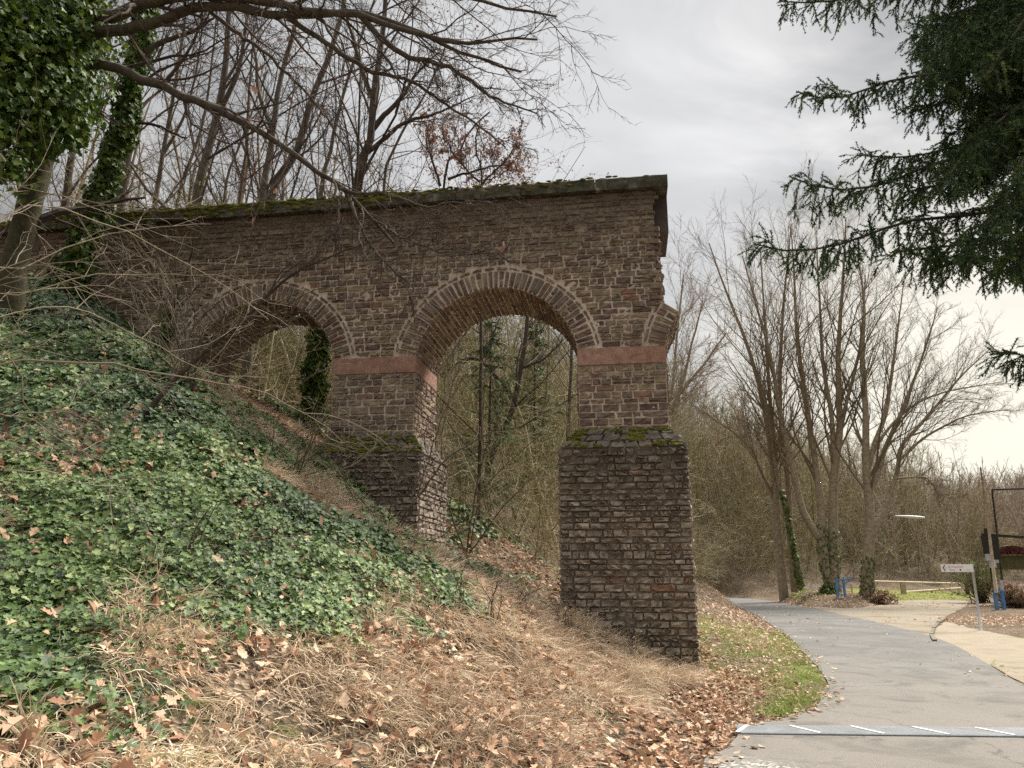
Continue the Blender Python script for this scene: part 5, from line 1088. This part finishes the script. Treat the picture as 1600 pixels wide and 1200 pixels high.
picket('broken whitish slat fence between the road bend tree and the tallest tree', 1255, 1294, 928, 904, 53, M['white'], .24, 32, .3, 'slat_fence')
picket('dark slat fence behind the gap between the two tallest trees', 1308, 1350, 926, 905, 54, M['wood'], .26, 33, .2, 'slat_fence')
# street lamp, its mast hidden behind the trunk of the broad tree
b = at(1367, 925, 49.); zl = at(1400, 808, 49.)[2]; sl_ = empty('street_lamp', (b[0], b[1], hz(b)), 'street lamp with long pale housing reaching out from behind the broad tree', 'street lamp'); o0 = np.array(sl_.location); zr = zl-o0[2]
mb = MB(); mb.tube([(0, 0, -.2), (0, 0, zr-.1), (.04, 0, zr), (.3, 0, zr+.06), (1.5, 0, zr+.07)], [.07, .05, .04, .03, .025], 10); mb.build('mast', M['concrete'], sl_, smooth=True)
mb = MB(); x0 = at(1399, 808, 49.)[0]-o0[0]; x1 = at(1445, 811, 49.)[0]-o0[0]
n = 9; rows = []
for i, t in enumerate(np.linspace(0, 1, n)):
    w_ = .04+.07*math.sin(min(1, t*1.6)*PI/2)*(1-.6*max(0, t-.8)/.2); h_ = .03+.06*min(1, t*2)*(1-.5*max(0, t-.85)/.15); xx = x0+(x1-x0)*t; zz = zr+.08-.12*t
    rows.append([[xx, w_*math.cos(a), zz+h_*math.sin(a)] for a in np.arange(10)*2*PI/10])
V = np.array(rows); ii = np.arange(n*10).reshape(n, 10); qd = np.stack([ii[:-1], np.roll(ii, -1, 1)[:-1], np.roll(ii, -1, 1)[1:], ii[1:]], -1).reshape(-1, 4)
mb.add(V, qd[:, ::-1]); 
for e_, o_ in ((0, 1), (n-1, -1)): mb.add(np.vstack([V[e_], V[e_].mean(0)]), None, [[j, (j+1) % 10, 10][::o_] for j in range(10)])
mb.build('lamp_housing', M['lampwhite'], sl_, smooth=True)
# dark timber shelter with open serving front, at the right edge
Dh = 42.
def hp(px, py, d=0): return at(px, py, Dh+d)
c = hp(1562, 930); hu = empty('timber_shelter', (c[0], c[1], hz(c)), 'dark open timber shelter with a black slanted board and flat roof at the right edge', 'hut'); o0 = np.array(hu.location)
z_ = lambda py: hp(1560, py)[2]-o0[2]
x_ = lambda px, py: hp(px, py)[0]-o0[0]
W2 = 3.4
mb = MB(); mb.box((x_(1566, 880)+W2/2, .9, (z_(890)+z_(867))/2), (W2, .08, z_(867)-z_(890))); mb.build('wall', M['mosswood'], hu)
mb = MB(); mb.box((x_(1566, 865)+W2/2, .85, z_(865)), (W2, .45, .06)); mb.build('counter', M['darkwood'], hu)
for px in (1563, 1566+70):
    mb = MB(); mb.box((x_(px, 880), .85, z_(886)/2+z_(838)/2-.4), (.14, .14, z_(838)-z_(930)+.3)); mb.build('post', M['darkwood'], hu)
mb = MB(); a = x_(1560, 838); mb.add([[a, .3, z_(838)], [a+W2+.5, .3, z_(846)], [a+W2+.5, 1.5, z_(843)], [a, 1.5, z_(835)], [a, .3, z_(834)], [a+W2+.5, .3, z_(842)], [a+W2+.5, 1.5, z_(839)], [a, 1.5, z_(831)]], [[0, 3, 2, 1], [4, 5, 6, 7], [0, 1, 5, 4], [1, 2, 6, 5], [2, 3, 7, 6], [3, 0, 4, 7]]); mb.build('roof', M['darkwood'], hu)
mb = MB(); p = [(1535, 837), (1560, 838), (1563, 876), (1541, 870)]
f = [[x_(*q), .1, z_(q[1])] for q in p]; bk = [[q[0], q[1]+.08, q[2]] for q in f]; mb.add(f+bk, [[3, 2, 1, 0], [4, 5, 6, 7], [0, 1, 5, 4], [1, 2, 6, 5], [2, 3, 7, 6], [3, 0, 4, 7]]); bo = mb.build('shutter', M['darkwood'], hu)
mb = MB(); mb.box((x_(1545, 870), .05, z_(871)), (.3, .1, .36)); mb.box((x_(1559, 876), .05, z_(877)), (.36, .1, .16)); mb.build('notice', M['galv'], bo)
g = np.random.default_rng(41); mb = MB(); n = 1200
ctr = np.array([x_(1592, 857), .55, z_(859)]); d = norm(g.normal(0, 1, (n, 3)))*np.array([.72, .3, .26])*g.uniform(.3, 1, (n, 1))**.4; d[:, 2] = np.abs(d[:, 2])-.1
leaves(mb, d, norm(d+g.normal(0, .5, d.shape)), g.uniform(.7, 1.3, n)*.13, OK_, OKF, g, curl=.3)
o = mb.build('heather_planting', mat('dark_red_leaves', [(.09, .02, .02), (.2, .06, .055)], .8), label='heap of dark red dried foliage resting on the shelter counter', cat='foliage'); o.location = tuple(ctr+o0)
# tall thin dark frame beside the shelter
a = hp(1558, 838, -.4); t = hp(1550, 765, -.4); fr = empty('metal_frame', (a[0], a[1], hz(a)), 'thin dark metal frame rising above the shelter with a level top bar', 'frame'); o0 = np.array(fr.location)
mb = MB(); bpt = hp(1567, 925, -.4); mb.tube([np.array([bpt[0], bpt[1], hz(bpt)-.1])-o0, t-o0], .05, 8); mb.build('upright', M['darkwood'], fr)
e_ = hp(1680, 761, -.4); mb = MB(); mb.tube([t-o0, e_-o0], .05, 8); mb.build('top_bar', M['darkwood'], fr)
mb = MB(); bpt = hp(1700, 925, -.4); mb.tube([np.array([bpt[0], bpt[1], hz(bpt)-.1])-o0, e_-o0], .05, 8); mb.build('upright', M['darkwood'], fr)
# bushes
def bush(label, px, D, h, w, seed, n=26, leafn=500, m='twig_olive', lm='drygrass'):
    g_ = np.random.default_rng(seed); p = at(*px, D); e = empty('bush', (p[0], p[1], hz(p)), label, 'bush')
    P = np.zeros((n, 6, 3)); d = norm(np.concatenate([g_.normal(0, .45*w/h, (n, 2)), np.ones((n, 1))], 1)); q = np.concatenate([g_.normal(0, .12*w, (n, 2)), np.full((n, 1), -.1)], 1); P[:, 0] = q
    for j in range(1, 6): d = norm(d+g_.normal(0, .15, d.shape)); q = q+d*h/5; P[:, j] = q
    R = np.linspace(.03, .008, 6)[None].repeat(n, 0); mb = MB(); tub(mb, P, R, 5, g_); mb.build('stems', M['bark_oak'], e)
    mb = MB(); lv = crown(mb, P, R, g_, [dict(nc=10, t0=.15, t1=.98, ang=.6, lr=.45, rr=.6, m=4, gn=.2, up=0, rmin=.008), dict(nc=6, t0=.15, t1=.98, ang=.6, lr=.5, rr=.7, m=3, gn=.2, up=0, rmin=.006)]); mb.build('twigs', M[m], e)
    if leafn:
        q = lv[-1][0].reshape(-1, 3); q = q[g_.choice(len(q), leafn)]; mb = MB(); leaves(mb, q, norm(g_.normal(0, 1, q.shape)), g_.uniform(.6, 1.3, leafn)*.10, OK_, OKF, g_, curl=.3); mb.build('leaves', M[lm], e)
bush('rounded twiggy bush behind the direction sign post', (1535, 940), 47, 2.4, 1.5, 51, 40, 1500, 'twig_olive', 'ivydark')
bush('clipped brownish hedge below the timber shelter', (1585, 938), 39.8, 1.2, 1.8, 52, 50, 1600, 'twig_olive', 'redleaf')
bush('low bramble bush between the broad tree and the drive', (1376, 936), 45, .9, 1.2, 53, 34, 900, 'twig_dark', 'leaf')
bush('low dark ivy-green bush at the foot of the tallest tree', (1296, 934), 45.5, .6, 1.0, 54, 30, 1300, 'twig_dark', 'ivydark')
# kerb stones at the mouth of the drive
for i, (p0, p1) in enumerate([((1461, 1003), (1456, 994)), ((1456, 993), (1459, 984)), ((1459, 983), (1466, 975)), ((1467, 974), (1478, 967))]):
    a = atz(*p0); c = atz(*p1); mb = MB(); mb.bar(np.zeros(3), c-a, .10, .06); o = mb.build('kerb_stone', M['kerb'], label=['kerb stone nearest the road at the mouth of the drive', 'second kerb stone from the road at the curved drive mouth', 'third kerb stone from the road at the curved drive mouth', 'kerb stone farthest from the road at the drive mouth'][i], cat='kerb', group='kerb stones at the drive mouth'); o.location = (a[0], a[1], .03)
# ------------------------------------------------------------------ camera, sky, sun
cam = bpy.data.cameras.new('camera'); cam.sensor_width = 36; cam.lens = 36*F/1600; cam.clip_end = 4000; cam.clip_start = .05
co = bpy.data.objects.new('camera', cam); C.objects.link(co); co.location = (0, 0, CZ); co.rotation_euler = (PI/2+TH, 0, 0); bpy.context.scene.camera = co
SUN_EL, SUN_AZ = math.radians(50), math.radians(50)         # azimuth clockwise from +Y
w = bpy.data.worlds.new('World'); bpy.context.scene.world = w; w.use_nodes = True; nt = w.node_tree; nt.nodes.clear(); Lk = nt.links
out = nt.nodes.new('ShaderNodeOutputWorld'); sky = nt.nodes.new('ShaderNodeTexSky'); sky.sky_type = 'NISHITA'; sky.sun_disc = False; sky.sun_elevation = SUN_EL; sky.sun_rotation = SUN_AZ
b1 = nt.nodes.new('ShaderNodeBackground'); b1.inputs[1].default_value = .05; Lk.new(sky.outputs[0], b1.inputs[0])
tc = nt.nodes.new('ShaderNodeTexCoord').outputs['Generated']; s = sepz(nt, tc)
mp = nt.nodes.new('ShaderNodeMapping'); mp.inputs['Scale'].default_value = (1, 1, 2.2); mp.inputs['Location'].default_value = (.35, .2, .1); Lk.new(tc, mp.inputs['Vector'])
n1 = noise(nt, 2.3, 6, mp.outputs[0], .55, .6)
cl = ramp(nt, [((.44, .44, .44), .36), ((.58, .58, .577), .48), ((.8, .795, .785), .58), ((1.15, 1.14, 1.12), .70)], n1)
# thin bright cloud low at the right where the hidden sun breaks through
d = nt.nodes.new('ShaderNodeVectorMath'); d.operation = 'DOT_PRODUCT'; v = ray(1480, 690); v = v/np.linalg.norm(v); Lk.new(tc, d.inputs[0]); d.inputs[1].default_value = tuple(v)
glow = mrange(nt, d.outputs['Value'], .94, .995); cl = mixc(nt, cl, (1.4, 1.32, 1.1), mrange(nt, glow, 0, 1, 0, .8))
d2 = nt.nodes.new('ShaderNodeVectorMath'); d2.operation = 'DOT_PRODUCT'; v = ray(840, 150); v = v/np.linalg.norm(v); Lk.new(tc, d2.inputs[0]); d2.inputs[1].default_value = tuple(v)
cl = mixc(nt, cl, (.95, .95, .95), mrange(nt, d2.outputs['Value'], .93, .995, 0, .7))
zen = mrange(nt, s[2], .66, .95, 1.0, 6.4)                    # overcast sky, boosted overhead out of view to light the ground
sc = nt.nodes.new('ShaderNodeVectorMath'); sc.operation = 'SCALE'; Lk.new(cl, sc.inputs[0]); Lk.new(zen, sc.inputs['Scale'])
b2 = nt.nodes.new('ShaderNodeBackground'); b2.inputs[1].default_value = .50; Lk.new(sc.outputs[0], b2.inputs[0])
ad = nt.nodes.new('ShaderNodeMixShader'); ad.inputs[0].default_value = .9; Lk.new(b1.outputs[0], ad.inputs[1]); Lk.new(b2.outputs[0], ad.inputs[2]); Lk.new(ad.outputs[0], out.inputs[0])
sun = bpy.data.lights.new('sun', 'SUN'); sun.energy = 4.6; sun.angle = math.radians(15); sun.color = (1, .94, .85); so = bpy.data.objects.new('sun', sun); C.objects.link(so)
sd = np.array([math.sin(SUN_AZ)*math.cos(SUN_EL), math.cos(SUN_AZ)*math.cos(SUN_EL), math.sin(SUN_EL)])
from mathutils import Vector
so.rotation_euler = Vector(tuple(sd)).to_track_quat('Z', 'Y').to_euler(); so.location = tuple(sd*50)
sc_ = bpy.context.scene; sc_.view_settings.view_transform = 'Standard'; sc_.view_settings.look = 'None'; sc_.view_settings.exposure = .82; sc_.view_settings.gamma = 1; sc_.view_settings.use_curve_mapping = False
sc_.render.engine = 'CYCLES'; sc_.cycles.max_bounces = 6; sc_.cycles.diffuse_bounces = 3; sc_.cycles.use_denoising = False
